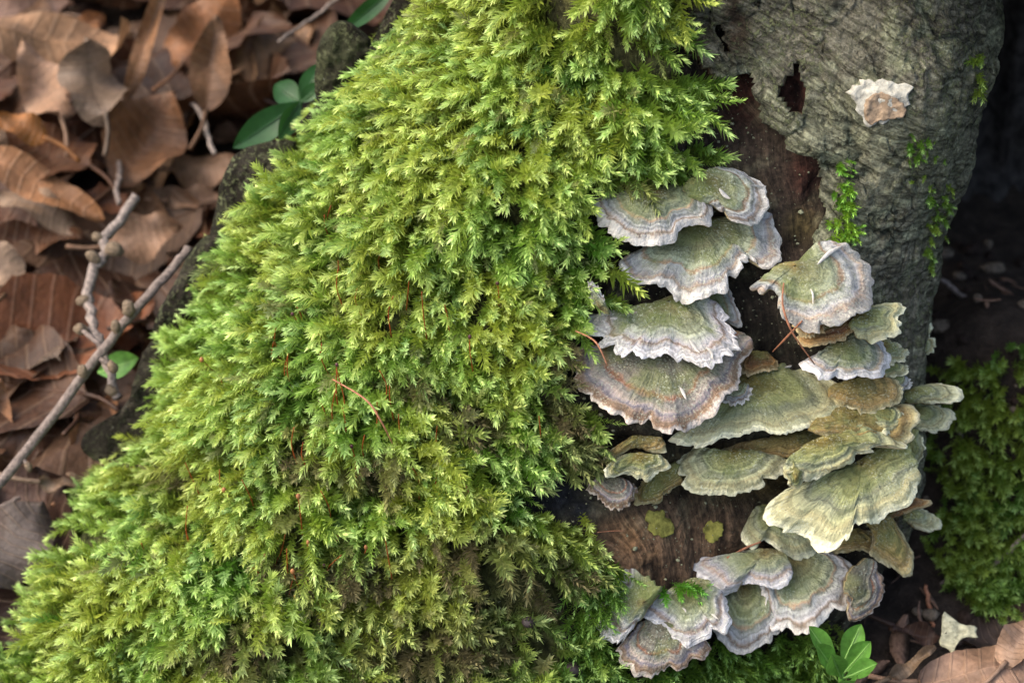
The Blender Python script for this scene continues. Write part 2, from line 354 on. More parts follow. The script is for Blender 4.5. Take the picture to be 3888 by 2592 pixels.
def fit_outline():
    th_ = np.linspace(.5*math.pi, 1.45*math.pi, 120); z_ = np.linspace(-13, 17, 300); A, B = np.meshgrid(th_, z_, indexing='ij')
    A2, B2 = np.meshgrid(np.linspace(1.55*math.pi, 2.5*math.pi, 120), z_, indexing='ij')
    for it in range(7):
        for (tl, AA, BB, Zc, Xc, sg) in ((_l, A, B, ZL, XL, 1), (_r, A2, B2, ZR, XR, -1)):
            P = T(AA, BB).reshape(-1, 3); px, py = project(P); dz = []
            for x, y in tl:
                k = np.where(np.abs(py-y*K2) < 22)[0]
                if not len(k): continue
                m = k[np.argmin(px[k]*sg)]; dz.append((P[m, 2], (x*K2-px[m])*24/3888*((P[m]-CAM)@FWD)/54))
            dz = np.array(sorted(dz)); Xc += .7*np.interp(Zc, dz[:, 0], dz[:, 1])
fit_outline()
def blobs(px, py, lst):
    r = np.zeros(np.shape(px))
    for x, y, rx, ry in lst: r = np.maximum(r, np.exp(-(((px/K2-x)/rx)**2+((py/K2-y)/ry)**2)**1.5))
    return r
stump = thing('tree_stump', 'old tree stump with mossy buttress and peeling grey-green bark', 'tree stump', (-1, -2, -9))
NTH, NZ = 330, 170
th = np.concatenate([np.linspace(0, math.pi, 60, endpoint=False), np.linspace(math.pi, 2*math.pi, NTH-60, endpoint=False)])
zz = np.linspace(-12.5, 22, NZ); TH, ZZ = np.meshgrid(th, zz, indexing='ij')
TV = T(TH, ZZ).reshape(-1, 3); tn = normals(T, TH.ravel(), ZZ.ravel())
fib = fbm(TV*np.array([3.0, 3.0, .5]), 1.0, 5, 3)-.5
wgc = TV[:, 0]+.30*TV[:, 2]+2.6*(fbm(TV, .35, 78, 3)-.5)
gro = fbm(np.stack([wgc*3.2, TV[:, 2]*.35, 0*wgc], -1), 1.0, 79, 3)-.5; pit = sstep(.62, .75, fbm(TV, 1.5, 80, 3))
TV = TV+tn*(fib*.10+gro*.30-pit*.22)[:, None]
px, py = project(TV); pr = (TV[:, 1] < LEAN*TV[:, 2]+DEP)
C = np.tile(np.array([.028, .022, .015]), (len(TV), 1))  # base wood tone darkened to add to the shade between the brackets
def lay(C, m, c): m = (m*pr)[:, None]; return C*(1-m)+np.array(c)*m
nz = fbm(TV, 1.2, 21, 3)
C = lay(C, blobs(px, py, [(1740,400,150,120),(1600,300,90,60),(1480,60,90,140),(1800,560,70,110)])*.95, (.055, .038, .026))
C = lay(C, blobs(px, py, [(1700,215,80,80),(1835,200,60,90),(1850,400,40,60)])*.9, (.05, .017, .011))
C = lay(C, blobs(px, py, [(1540,1240,200,100),(1450,1270,130,80)]), (.12, .074, .043))
C = lay(C, blobs(px, py, [(1430,1240,60,45),(1600,1290,50,60),(1500,1300,60,40)])*sstep(.35,.6,nz), (.27, .15, .07))
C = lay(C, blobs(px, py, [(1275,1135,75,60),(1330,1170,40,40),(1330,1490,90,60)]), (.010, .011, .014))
C = lay(C, blobs(px, py, [(1410,60,45,140),(1270,20,40,50)]), (.17, .10, .06))
C = lay(C, blobs(px, py, [(1650,440,90,40),(1840,520,40,40),(1700,1080,200,60)])*.7, (.10, .075, .025))
C = C*((.45+1.1*fbm(TV, .9, 31, 4))*(1-.55*pit)*(1+1.6*gro))[:, None]+np.array([.05, .05, .03])*sstep(.58, .72, fbm(TV, 2.5, 33, 3))[:, None]
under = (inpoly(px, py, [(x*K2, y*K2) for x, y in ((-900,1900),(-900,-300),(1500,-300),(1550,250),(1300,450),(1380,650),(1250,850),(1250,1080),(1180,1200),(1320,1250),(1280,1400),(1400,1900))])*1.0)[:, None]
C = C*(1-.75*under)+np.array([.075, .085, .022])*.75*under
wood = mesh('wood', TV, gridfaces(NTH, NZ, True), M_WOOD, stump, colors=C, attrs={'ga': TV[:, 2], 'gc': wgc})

ring = TV.reshape(NTH, NZ, 3)[:, -1]; ctr = ring.mean(0)+np.array([0, 0, .6]); RV = np.stack([ctr+f_*(ring-ctr)+np.array([0, 0, .4])*(fbm(ring*f_, .8, 5, 2)-.5)[:, None]*(f_ < 1) for f_ in np.linspace(.02, 1, 10)], 1).reshape(-1, 3)
mesh('cut_top', RV, gridfaces(NTH, 10, True), M_WOOD, stump, colors=np.tile(np.array([.13, .10, .07]), (len(RV), 1)), attrs={'ga': RV[:, 2], 'gc': RV[:, 0]})
# bark: a shell over the right and back of the stump, torn open where the wood shows
BK = [(1565,-500),(1545,90),(1590,160),(1640,196),(1678,172),(1735,172),(1752,200),(1765,282),(1800,293),(1815,330),(1868,350),(1882,412),(1892,480),(1868,560),(1900,640),(1960,700),(1990,800),(2050,1400),(2700,1400),(2700,-500)]
HOLE = [(1826,138),(1842,190),(1857,213),(1836,256),(1818,230),(1799,202),(1820,182)]
CRACK = [(1648,30),(1662,70),(1668,110),(1655,118),(1640,80)]
NB, NBZ = 330, 360
th = np.linspace(1.4*math.pi, 2.5*math.pi, NB)
th = 1.4*math.pi+(th-1.4*math.pi)**1.12/(1.1*math.pi)**.12
zz = np.linspace(-9, 20, NBZ); TH, ZZ = np.meshgrid(th, zz, indexing='ij'); BV = T(TH, ZZ).reshape(-1, 3); bn = normals(T, TH.ravel(), ZZ.ravel())
px, py = project(BV); jit = (fbm(BV, 2.2, 41, 3)-.5)*60; jy = (fbm(BV+9, 2.2, 43, 3)-.5)*60
ps = [(x*K2, y*K2) for x, y in BK]; hs = [(x*K2, y*K2) for x, y in HOLE]; cs = [(x*K2, y*K2) for x, y in CRACK]
frontal = (TH.ravel() < 1.97*math.pi)
keep = ~frontal | (inpoly(px+jit, py+jy, ps) & ~inpoly(px+jit*.5, py+jy*.5, hs) & ~inpoly(px, py, cs))
ca, sa = math.cos(math.radians(-24)), math.sin(math.radians(-24))   # the bark's grain runs down to the right
gx = BV[:, 0]*ca+BV[:, 2]*-sa; gz = BV[:, 0]*sa+BV[:, 2]*ca
G = np.stack([BV[:, 0]*ca-BV[:, 2]*sa*-1, (BV[:, 2]*ca+BV[:, 0]*.42)*1.0, 0*gx], -1)
stri = fbm(np.stack([BV[:, 0]*.35+BV[:, 1]*.35, BV[:, 2]+BV[:, 0]*.42, 0*gx], -1), 3.6, 51, 3)-.5
lump = fbm(BV, 1.0, 53, 3)-.5; fine = fbm(BV, 5.0, 57, 2)-.5
lift = .30*blobs(px, py, [(1790,240,70,90),(1850,340,60,50),(1640,120,50,60)])
rid = fbm(np.stack([BV[:, 0]*.45+BV[:, 1]*.4, BV[:, 2]+BV[:, 0]*.42+(lump*1.2), 0*gx+4], -1), 1.7, 151, 2); crk = sstep(.045, .0, np.abs(rid-.5))*sstep(.42, .6, fbm(BV, .6, 153, 2))
plate = np.round(fbm(BV, .55, 157, 2)*7)/7
off = .38+stri*.14+lump*.06+fine*.16+lift-crk*.22+(plate-.5)*.45
BT = BV+bn*off[:, None]; BB = BV+bn*(off-.26)[:, None]
kf = keep.reshape(NB, NBZ); cell = (kf[:-1, :-1] & kf[1:, :-1] & kf[:-1, 1:] & kf[1:, 1:])
F = gridfaces(NB, NBZ).reshape(NB-1, NBZ-1, 4)[cell]
Fset = F.reshape(-1, 4); e = np.concatenate([Fset[:, [0, 1]], Fset[:, [1, 2]], Fset[:, [2, 3]], Fset[:, [3, 0]]])
key = np.sort(e, 1); _, idx, cnt = np.unique(key[:, 0].astype(np.int64)*10**7+key[:, 1], return_index=True, return_counts=True)
be = e[idx[cnt == 1]]; nv_ = len(BV)
rim = np.stack([be[:, 1], be[:, 0], be[:, 0]+nv_, be[:, 1]+nv_], 1)
FA = np.concatenate([Fset, rim]); used = np.unique(FA); remap = -np.ones(2*nv_, int); remap[used] = np.arange(len(used))
AV = np.concatenate([BT, BB])[used]
l2 = fbm(AV, .5, 61, 4); l3 = fbm(AV, 2.4, 63, 3)
Cb = np.tile(np.array([.20, .19, .14]), (len(AV), 1)); w_ = sstep(.4, .65, l2)[:, None]; Cb = Cb*(1-w_)+np.array([.25, .255, .17])*w_
w_ = sstep(.52, .7, l3)[:, None]*.7; Cb = Cb*(1-w_)+np.array([.34, .36, .23])*w_
apx, apy = project(AV); w_ = (blobs(apx, apy, [(1560,80,90,160),(1690,60,40,100)])*sstep(.4, .6, l3))[:, None]; Cb = Cb*(1-w_)+np.array([.08, .05, .033])*w_
w_ = (np.arange(len(used)) >= np.searchsorted(used, nv_)).astype(float)[:, None]; Cb = Cb*(1-w_)+np.array([.13, .06, .035])*w_
bark = mesh('bark', AV, remap[FA], M_BARK, stump, colors=Cb, attrs={'ga': AV[:, 0]+.3*AV[:, 1], 'gc': AV[:, 2]+.42*AV[:, 0]+.3*(fbm(AV, .5, 77, 2)-.5)})

# ------------------------------------------------------------------ polar sheets: brackets, bark slabs, crusts
def sheet(out3, centre3, N, nR, hfun, thick, edge=None):
    """a fan from centre3 to the closed outline out3; returns top verts, bottom verts, faces, zone and ang"""
    nA = len(out3); f = np.linspace(0, 1, nR)**.9; f[0] = .02
    V = centre3+f[None, :, None]*(out3-centre3)[:, None, :]
    if edge is not None: V = V+(f[None, :, None]**7)*edge[:, None, :]
    rad = np.linalg.norm(out3-centre3, axis=1); rm = np.percentile(rad, 70)
    gd = unit(out3.mean(0)-centre3+.35*rm*unit(np.array([0, -1., -.2]))); cs_ = (unit(out3-centre3)*gd).sum(1)
    e = np.clip(rad/(.62*rm), 0, 1)**.8*(.25+.75*sstep(-.7, .12, cs_)); zone = f[None, :]*e[:, None]
    dl = np.linalg.norm(np.roll(out3, -1, 0)-out3, axis=1); ang = np.concatenate([[0], np.cumsum(dl)[:-1]])
    A = np.repeat(ang[:, None], nR, 1); FF = np.repeat(f[None, :], nA, 0)
    V = V+hfun(FF, A, zone, V)[..., None]*N
    tk = thick(FF, zone); B = V-tk[..., None]*N
    return V.reshape(-1, 3), B.reshape(-1, 3), gridfaces(nA, nR, True), zone.ravel(), A.ravel()
NF = [0]
def bracket(label, pal, pts, umbo, tilt=22, roll=0, lift=.2, wave=.10, nw=None, thick=.22, fray=.05, teeth=0.0, droop=.25, curl=0.0, nA=None, seed=None, name='bracket_fungus', group='bracket fungi growing on the stump', depth=None, up=0.0):
    """pts, umbo: source pixels. The cap's plane passes through the trunk point behind the umbo, tilts down towards its
    outer edge by tilt and sideways by roll, so that every outline point gets its own distance."""
    NF[0] += 1; sd_ = seed or NF[0]; r = np.random.default_rng(sd_)
    pts = np.array(pts, float); mx = pts[:, 0].mean()/K2; my = pts[:, 1].mean()/K2
    if my > 1240 or mx > 1740: pts = np.array(umbo)+(pts-np.array(umbo))*(1.10 if my > 1240 else 1.13)
    span = np.ptp(pts, axis=0).max()*24/3888
    A = trunk_point(*umbo)
    if A is None or depth is not None:
        d = ray(np.array([umbo[0]], float), np.array([umbo[1]], float))[0]; A = CAM+(depth or 57)*d
    d0 = ray(np.array([umbo[0]], float), np.array([umbo[1]], float))[0]; A = A-d0*lift
    ta, ro = math.radians(tilt*.76 if tilt < 50 else tilt), math.radians(roll)
    N = unit(np.array([math.sin(ro), -math.sin(ta)*math.cos(ro), math.cos(ta)*math.cos(ro)]))
    nA = nA or int(np.clip(span*34, 70, 190)); O = smooth_closed(pts, nA, 2)
    D = ray(O[:, 0], O[:, 1]); t = ((A-CAM)@N)/(D@N); out = CAM+t[:, None]*D
    rad = np.linalg.norm(out-A, axis=1); rm = rad.max()
    g = np.arange(nA); jn = fbm(np.stack([g*.55, 0*g+sd_*7.7, 0*g], -1), 1.0, sd_, 2)-.5; j2 = vn(np.stack([g*.21, 0*g+3.3, 0*g+sd_], -1), 1.0, sd_+5)-.5
    j3 = r.random(nA)-.5; fr = np.clip(rad/(.5*rm), 0, 1); nt = vn(np.stack([g*.33, 0*g+1.7, 0*g+sd_*2], -1), 1.0, sd_+31); nt = sstep(.74, .86, nt)*.16*min(1, span/3)
    edge_ = unit(out-A)*((jn*fray*3.0+j2*fray*2.2+j3*fray*.9+np.abs(j3)*teeth-nt)*fr)[:, None]
    per = np.linalg.norm(np.roll(out, -1, 0)-out, axis=1).sum(); nw = nw or max(3, int(per*.75)); ph = r.random(3)*6.28
    def hf(F, An, Z, V):
        s = An/per*2*math.pi
        cs_ = np.stack([np.cos(s)*nw*.34, np.sin(s)*nw*.34, 0*s+sd_*3.7], -1); wv = (fbm(cs_, 1.0, sd_+21, 2)-.5)*3.0
        hh = 2.2*wave*wv*Z**2.0 - droop*np.clip(Z, 0, 1)**4*.5 + curl*Z**3
        hh = hh+.030*np.sin(Z*26+1.5*np.sin(s*3)+ph[1])*sstep(.2, .5, Z)
        hh = hh+.22*(fbm(V, 1.3, sd_, 3)-.5)+.10*(fbm(V, 5, sd_+3, 2)-.5)
        hh = hh+.035*(vn(np.stack([An*7, Z*1.5, 0*Z+sd_], -1), 1.0, sd_+9)-.5)*sstep(.5, .9, Z)
        return hh+.12*(1-F)
    th_ = lambda F, Z: 1.5*thick*(1-.82*np.clip(Z, 0, 1)**1.3)+.02
    V, B, FA_, z_, a_ = sheet(out, A, N, 20, hf, th_, edge_)
    root = thing(name, label, 'fungus', A, group)
    nR = 20; ed = V.reshape(nA, nR, 3)[:, -1]; be_ = B.reshape(nA, nR, 3)[:, -1]
    mid = (ed+be_)/2+unit(out-A)*.03                       # rounded rim joins cap to its underside
    V2 = np.concatenate([V, mid]); rimf = np.stack([np.arange(nA)*nR+nR-1, ((np.arange(nA)+1) % nA)*nR+nR-1, nA*nR+(np.arange(nA)+1) % nA, nA*nR+np.arange(nA)], 1)
    mesh('cap', V2, np.concatenate([FA_, rimf]), PAL[pal], root, attrs={'zone': np.concatenate([z_, z_.reshape(nA, nR)[:, -1]]), 'ang': np.concatenate([a_, a_.reshape(nA, nR)[:, -1]])})
    Bs = B.reshape(nA, nR, 3)[:, ::3].reshape(-1, 3); nRb = len(range(0, nR, 3))
    lastb = B.reshape(nA, nR, 3)[:, -1]; Bs = np.concatenate([B.reshape(nA, nR, 3)[:, 0:nR-1:3], lastb[:, None], mid[:, None]], 1); nRb = Bs.shape[1]
    mesh('pore_surface', Bs.reshape(-1, 3), gridfaces(nA, nRb, True)[:, ::-1], M_PORE, root)
    return root
def R1(*p): return [(2100+x*.5102, 550+y*.5102) for x, y in p]
def R2(*p): return [(2100+x*.5102, 1250+y*.5102) for x, y in p]
def R3(*p): return [(2100+x*.5102, 1850+y*.5102) for x, y in p]
def R5(*p): return [(2900+x*.5741, 1100+y*.5741) for x, y in p]
def R6(*p): return [(3000+x*.4414, 1900+y*.4414) for x, y in p]

# ------------------------------------------------------------------ ground
def gz_exact(x, y):
    x = np.asarray(x, float); y = np.asarray(y, float); P = np.stack([x, y, 0*x], -1)
    far = np.clip((np.hypot(x, y)-45)/60, 0, 1)
    z = -8.9+.27*np.clip(y-1, 0, 40)*(1-.0*far)+(fbm(P, .12, 71, 3)-.5)*2.4+(fbm(P, .9, 73, 3)-.5)*.5
    z = z-1.8*np.exp(-((x+13)/4.5)**2-((y+2)/5.5)**2)+3.6*np.exp(-((x-13.2)/3.0)**2-((y-5.2)/3.0)**2)
    return z
_GT = gz_exact(*np.meshgrid(np.arange(-60, 60, .2), np.arange(-60, 80, .2), indexing='ij'))
def gz_(x, y):
    x, y = np.broadcast_arrays(np.asarray(x, float), np.asarray(y, float)); near = (np.abs(x) < 59) & (y > -59) & (y < 79)
    return np.where(near, table(_GT, -60, -60, .2, x, y), -8.9+.27*np.clip(y-1, 0, 40))
def hit_ground(px, py): return march(lambda P: P[:, 2] <= gz_(P[:, 0], P[:, 1]), px, py, 50, .3, 250)[0]
u = np.linspace(-1, 1, 201); gxv = 28*u+1500*np.sign(u)*np.abs(u)**9; gyv = 8+30*u+1500*np.sign(u)*np.abs(u)**9
GX, GY = np.meshgrid(gxv, gyv, indexing='ij'); GV = np.stack([GX, GY, gz_(GX, GY)], -1).reshape(-1, 3)
ground = mesh('ground', GV, gridfaces(201, 201), M_SOIL)
tag(ground, 'dark crumbly woodland soil under the leaf litter', 'ground', kind='structure')

# ------------------------------------------------------------------ brackets
bracket('uppermost left bracket, wavy grey lobe with brown rim against the moss', 'grey',
  R1((290,370),(350,342),(480,355),(560,420),(640,440),(660,360),(850,280),(1000,270),(1100,300),(1190,350),(1215,480),(1160,570),(1100,545),(1040,555),(960,570),(930,620),(925,685),(800,690),(690,700),(560,690),(490,660),(390,600),(340,540),(325,470),(300,430)),
  R1((760,360))[0], tilt=22, roll=4, lift=.5, wave=.10, droop=.35)
bracket('uppermost right bracket, upturned grey-blue fan with cracked surface', 'grey',
  R1((1000,260),(1130,190),(1250,130),(1330,140),(1430,170),(1510,225),(1590,285),(1603,440),(1560,470),(1555,540),(1470,575),(1400,570),(1320,540),(1310,480),(1240,460),(1190,420),(1120,410),(1050,380),(960,330)),
  R1((1100,270))[0], tilt=42, roll=10, lift=1.1, wave=.07)
bracket('broad grey-green bracket just below the uppermost pair', 'grey',
  R1((450,910),(520,800),(600,750),(780,640),(1000,560),(1300,520),(1500,480),(1590,480),(1660,600),(1690,650),(1703,790),(1650,890),(1560,890),(1500,840),(1440,790),(1440,870),(1360,970),(1330,1030),(1230,1080),(1060,1110),(940,1080),(890,1020),(700,1010),(560,970)),
  R1((1080,600))[0], tilt=24, roll=5, lift=.3, wave=.14, droop=.4)
bracket('bracket with torn white frayed edge above the large brown banded one', 'white',
  R1((255,1245),(320,1235),(470,1285),(600,1290),(640,1230),(850,1130),(1080,1080),(1200,1170),(1290,1270),(1360,1400),(1350,1470),(1300,1540),(1230,1585),(1130,1605),(1020,1570),(930,1530),(800,1540),(690,1560),(600,1560),(583,1510),(560,1555),(430,1500),(350,1455),(318,1440),(345,1390),(290,1310)),
  R1((860,1180))[0], tilt=24, roll=-3, lift=.5, wave=.13, fray=.08, teeth=.16)
bracket('thin grey leaning plate rising behind the white frayed bracket', 'grey',
  R1((900,1200),(1050,1080),(1150,1040),(1280,1030),(1330,1090),(1390,1200),(1415,1350),(1330,1320),(1280,1290),(1100,1290)),
  R1((1080,1170))[0], tilt=42, roll=10, lift=.2, wave=.05)
bracket('narrow curled dry shred standing left of the white frayed bracket', 'white',
  R1((245,1020),(290,1045),(330,1090),(370,1130),(400,1230),(410,1260),(360,1240),(330,1200),(290,1180),(265,1130),(270,1090)),
  R1((350,1200))[0], tilt=62, roll=-10, lift=1.0, wave=.05, thick=.1)
bracket('large dark brown and purple banded bracket in the middle of the column', 'brown',
  R2((120,200),(170,100),(280,130),(400,140),(600,90),(900,60),(1250,20),(1400,10),(1460,60),(1492,140),(1430,210),(1400,340),(1360,460),(1260,470),(1250,530),(1180,600),(1140,650),(1040,690),(920,745),(800,710),(680,660),(560,670),(480,640),(400,600),(340,540),(280,470),(210,430),(150,350)),
  R2((820,130))[0], tilt=30, roll=2, lift=.4, wave=.10, droop=.35)
bracket('long yellow-green bracket with pale ribbed edge right of the brown banded one', 'yellow',
  R2((920,740),(1100,640),(1200,520),(1280,400),(1380,330),(1500,295),(1700,265),(1860,265),(1960,320),(2040,400),(2080,470),(2120,540),(2060,600),(1980,640),(1900,620),(1830,660),(1720,690),(1640,720),(1560,690),(1500,680),(1460,715),(1340,720),(1230,760),(1100,775),(980,765)),
  R2((1440,380))[0], tilt=24, roll=4, lift=.3, wave=.10)
bracket('tiny orange-edged cap tucked above the yellow-green bracket', 'orange',
  R2((1410,290),(1430,210),(1500,170),(1600,180),(1675,220),(1640,260),(1560,280),(1480,300)), R2((1530,210))[0], tilt=25, lift=.3, wave=.05, thick=.15)
bracket('grey-green saddle-shaped bracket at the right with pale radial cracks', 'grey',
  R1((1490,1030),(1600,960),(1700,880),(1880,870),(1880,800),(1930,740),(2030,735),(2130,750),(2240,790),(2300,870),(2330,970),(2320,1090),(2270,1190),(2150,1230),(2060,1280),(1990,1300),(1900,1270),(1830,1220),(1710,1210),(1690,1150),(1700,1070),(1640,1020),(1590,1075),(1560,1020)),
  R1((1790,920))[0], tilt=34, roll=0, lift=1.3, wave=.12, droop=.5)
bracket('small dark orange cap under the saddle-shaped bracket', 'orange',
  R1((1800,1290),(1880,1262),(1990,1300),(2022,1340),(1980,1372),(1900,1387),(1830,1345)), R1((1900,1290))[0], tilt=22, lift=.9, wave=.03, thick=.13)
bracket('rust-orange thin bracket with toothed edge below the small dark orange cap', 'orange',
  R1((1830,1410),(1900,1330),(2000,1290),(2080,1270),(2140,1262),(2240,1310),(2257,1350),(2170,1400),(2100,1420),(1970,1457)), R1((2050,1320))[0], tilt=24, lift=.5, wave=.06, thick=.14)
bracket('pale yellow ribbed bracket sticking out right of the orange caps', 'yellow',
  R5((580,190),(700,100),(800,85),(880,80),(912,130),(860,170),(882,280),(770,290),(640,270),(590,240)), R5((640,180))[0], tilt=32, roll=8, lift=1.2, wave=.10)
bracket('grey frilly-edged bracket below the rust-orange one', 'white',
  R5((270,470),(330,430),(440,370),(560,300),(700,300),(800,340),(815,400),(795,480),(770,520),(700,550),(640,540),(580,570),(520,550),(470,530),(465,572),(380,560),(330,520)), R5((500,390))[0], tilt=26, roll=5, lift=1.0, wave=.12, teeth=.05)
bracket('thin pale shelf edge, upper of three beside the grey frilly bracket', 'yellow',
  R5((760,350),(830,325),(912,345),(905,375),(972,375),(930,402),(950,440),(880,462),(790,452)), R5((800,390))[0], tilt=22, roll=8, lift=1.1, wave=.05, thick=.14)
bracket('thin pale shelf edge, middle of three beside the grey frilly bracket', 'yellow',
  R5((740,520),(780,480),(870,465),(962,490),(940,530),(860,547),(780,545)), R5((800,505))[0], tilt=22, roll=8, lift=1.1, wave=.05, thick=.14)
bracket('thin greenish shelf edge, lowest of three beside the grey frilly bracket', 'grey',
  R5((800,590),(860,555),(960,555),(972,590),(935,650),(900,665),(840,640)), R5((840,600))[0], tilt=30, roll=8, lift=1.0, wave=.05, thick=.14)
bracket('smooth ochre bracket with thin yellow edge under the grey frilly one', 'ochre',
  R5((430,640),(560,590),(700,575),(810,570),(880,620),(902,680),(850,740),(760,750),(650,770),(600,750),(540,740),(490,710)), R5((600,620))[0], tilt=24, roll=4, lift=.8, wave=.06)
bracket('pale bracket pointing right toward the green moss mound, upper of two', 'yellow',
  R5((900,690),(1010,640),(1100,620),(1180,620),(1292,690),(1230,740),(1080,740),(960,725)), R5((950,680))[0], tilt=30, roll=8, lift=1.0, wave=.07)
bracket('pale bracket pointing right toward the green moss mound, lower of two', 'yellow',
  R5((940,760),(1050,740),(1180,780),(1242,840),(1160,920),(1080,910),(980,880)), R5((980,800))[0], tilt=38, roll=8, lift=1.0, wave=.07)
bracket('brownish ridged bracket behind the long wavy cream-edged one', 'ochre',
  R5((310,920),(380,850),(480,780),(600,785),(700,765),(800,780),(900,740),(970,770),(982,920),(900,980),(800,960),(600,960),(450,960)), R5((600,850))[0], tilt=36, roll=6, lift=.9, wave=.14)
bracket('layered pale edge hanging at the right side below the pointing brackets', 'yellow',
  R5((900,960),(1000,925),(1072,1050),(1040,1150),(1005,1220),(985,1310),(940,1250),(930,1080)), R5((930,1020))[0], tilt=50, roll=14, lift=.9, wave=.10)
bracket('long wavy bracket with cream upturned edge on the right side', 'yellow',
  R5((170,1110),(320,1000),(450,935),(600,875),(700,858),(800,888),(880,940),(905,1020),(850,1030),(760,1005),(700,1040),(640,1052),(600,1040),(592,1090),(530,1130),(440,1150),(370,1190),(250,1202),(180,1175)), R5((420,1010))[0], tilt=28, roll=6, lift=1.2, wave=.10)
bracket('rounded cream-rimmed tongue bracket left of the long wavy one', 'yellow',
  R2((920,960),(980,880),(1080,862),(1150,890),(1250,900),(1400,890),(1560,900),(1660,930),(1720,922),(1762,960),(1720,1040),(1640,1110),(1560,1150),(1440,1180),(1350,1212),(1290,1190),(1170,1222),(1040,1200),(980,1150),(945,1090),(925,1010)), R2((1340,930))[0], tilt=32, roll=4, lift=.6, wave=.08, droop=.4)
bracket('small pale pillar joining the long wavy bracket to the one beneath', 'yellow',
  R2((1770,1010),(1850,1030),(1855,1110),(1840,1190),(1760,1190),(1757,1100)), R2((1805,1100))[0], tilt=70, lift=1.7, wave=.02, thick=.4)
bracket('big ear-shaped bracket dusted with pale specks at the lower right', 'yellow',
  R5((80,1420),(130,1330),(250,1270),(450,1200),(600,1150),(700,1080),(760,1030),(850,1025),(920,1000),(960,1080),(982,1180),(1002,1260),(960,1350),(880,1400),(780,1420),(740,1480),(640,1500),(605,1480),(590,1560))+R6((535,190),(530,250),(420,310),(340,320),(270,270),(230,200),(140,150),(40,165))+R5((110,1500)), R5((640,1160))[0], tilt=38, roll=4, lift=1.2, wave=.12, droop=.5)
bracket('drooping speckled green bracket tucked under the big ear-shaped one', 'yellow',
  R3((1430,260),(1490,140),(1600,100),(1750,110),(1900,200),(2005,320),(1980,370),(1850,462),(1750,450),(1640,400),(1600,350),(1550,370),(1530,442),(1470,400)), R3((1680,160))[0], tilt=38, lift=.3, wave=.10, droop=.5)
bracket('olive bracket with ochre lip curling below the big ear-shaped one', 'ochre',
  R6((330,400),(420,300),(560,238),(640,238),(740,275),(802,350),(795,400),(730,430),(620,405),(520,405),(400,430)), R6((520,310))[0], tilt=36, roll=6, lift=.3, wave=.07)
bracket('ochre tongue bracket drooping to a point over the dark gap', 'ochre',
  R6((700,110),(850,130),(940,230),(1000,330),(1052,430),(1063,510),(1040,580),(990,625),(900,560),(800,490),(690,440),(740,400),(760,300),(690,200)), R6((760,190))[0], tilt=56, roll=16, lift=.2, wave=.06, depth=55.6)
bracket('thin orange-brown bracket edge right of the big ear-shaped one', 'orange',
  R6((740,130),(820,50),(900,20),(1000,-10),(1100,-20),(1192,10),(1140,42),(1000,75),(900,115),(800,140)), R6((820,80))[0], tilt=22, roll=6, lift=.1, wave=.06, depth=56)
bracket('knobbly cream bracket end poking toward the green moss mound', 'yellow',
  R6((900,90),(1000,60),(1080,45),(1160,70),(1240,110),(1295,150),(1270,190),(1190,212),(1090,190),(1000,150)), R6((980,110))[0], tilt=32, roll=8, lift=.1, wave=.10, depth=57)
bracket('left upper lobe of the lowest cluster with white folded rim', 'white',
  R3((1030,560),(1100,500),(1200,505),(1400,470),(1600,440),(1750,500),(1760,620),(1700,690),(1640,702),(1500,670),(1410,650),(1390,722),(1260,757),(1190,690),(1110,610)), R3((1580,490))[0], tilt=28, roll=-2, lift=.9, wave=.09, droop=.4)
bracket('broad right lobe of the lowest cluster with lilac band and ragged edge', 'grey',
  R3((1500,490),(1750,440),(1950,465),(2100,500),(2200,570),(2247,640),(2190,700),(2180,800),(2080,870),(1980,910),(1960,985),(1880,1030),(1770,1010),(1740,970),(1670,1000),(1640,940),(1600,850),(1590,760),(1540,640)), R3((1780,510))[0], tilt=34, roll=3, lift=.5, wave=.10, fray=.06)
bracket('rounded middle lobe of the lowest cluster with concentric cream bands', 'grey',
  R3((1180,860),(1220,720),(1400,620),(1600,660),(1700,760),(1710,880),(1690,990),(1600,1090),(1480,1162),(1370,1167),(1290,1100),(1240,1020)), R3((1420,740))[0], tilt=40, lift=.5, wave=.05, droop=.35)
bracket('left lobe of the lowest cluster with thick white and lilac rim', 'white',
  R3((640,830),(700,780),(830,800),(900,740),(1010,670),(1150,700),(1290,800),(1290,1000),(1222,1085),(1175,1000),(1150,1082),(1060,1112),(970,1122),(880,1080),(860,1030),(780,990),(700,930),(650,900)), R3((1010,800))[0], tilt=36, roll=-2, lift=.6, wave=.07, droop=.4)
bracket('frilled fan with jagged white teeth at the left end of the lowest cluster', 'white',
  R3((280,780),(380,730),(480,690),(600,652),(720,700),(800,750),(740,820),(690,880),(680,920),(600,1010),(530,1090),(470,1137),(430,1080),(390,1050),(350,960),(320,880)), R3((680,860))[0], tilt=44, roll=-12, lift=.7, wave=.09, fray=.09, teeth=.3)
bracket('reddish speckled bracket hanging lowest of all near the bottom edge', 'brown',
  R3((540,1130),(620,1030),(700,960),(850,960),(1000,1040),(1130,1080),(1152,1170),(1080,1230),(1010,1220),(1000,1290),(930,1330),(880,1300),(800,1340),(700,1362),(620,1340),(540,1270),(525,1200)), R3((820,1000))[0], tilt=44, lift=.5, wave=.08, fray=.07)
bracket('brown ribbed shell-shaped fan at the right end of the lowest cluster', 'brown',
  R6((490,800),(520,680),(560,590),(640,560),(702,525),(745,600),(782,680),(797,770),(770,860),(700,950),(620,1000),(545,1047),(500,950),(530,900),(490,850)), R6((560,740))[0], tilt=58, roll=14, lift=.2, wave=.06, depth=55.5)
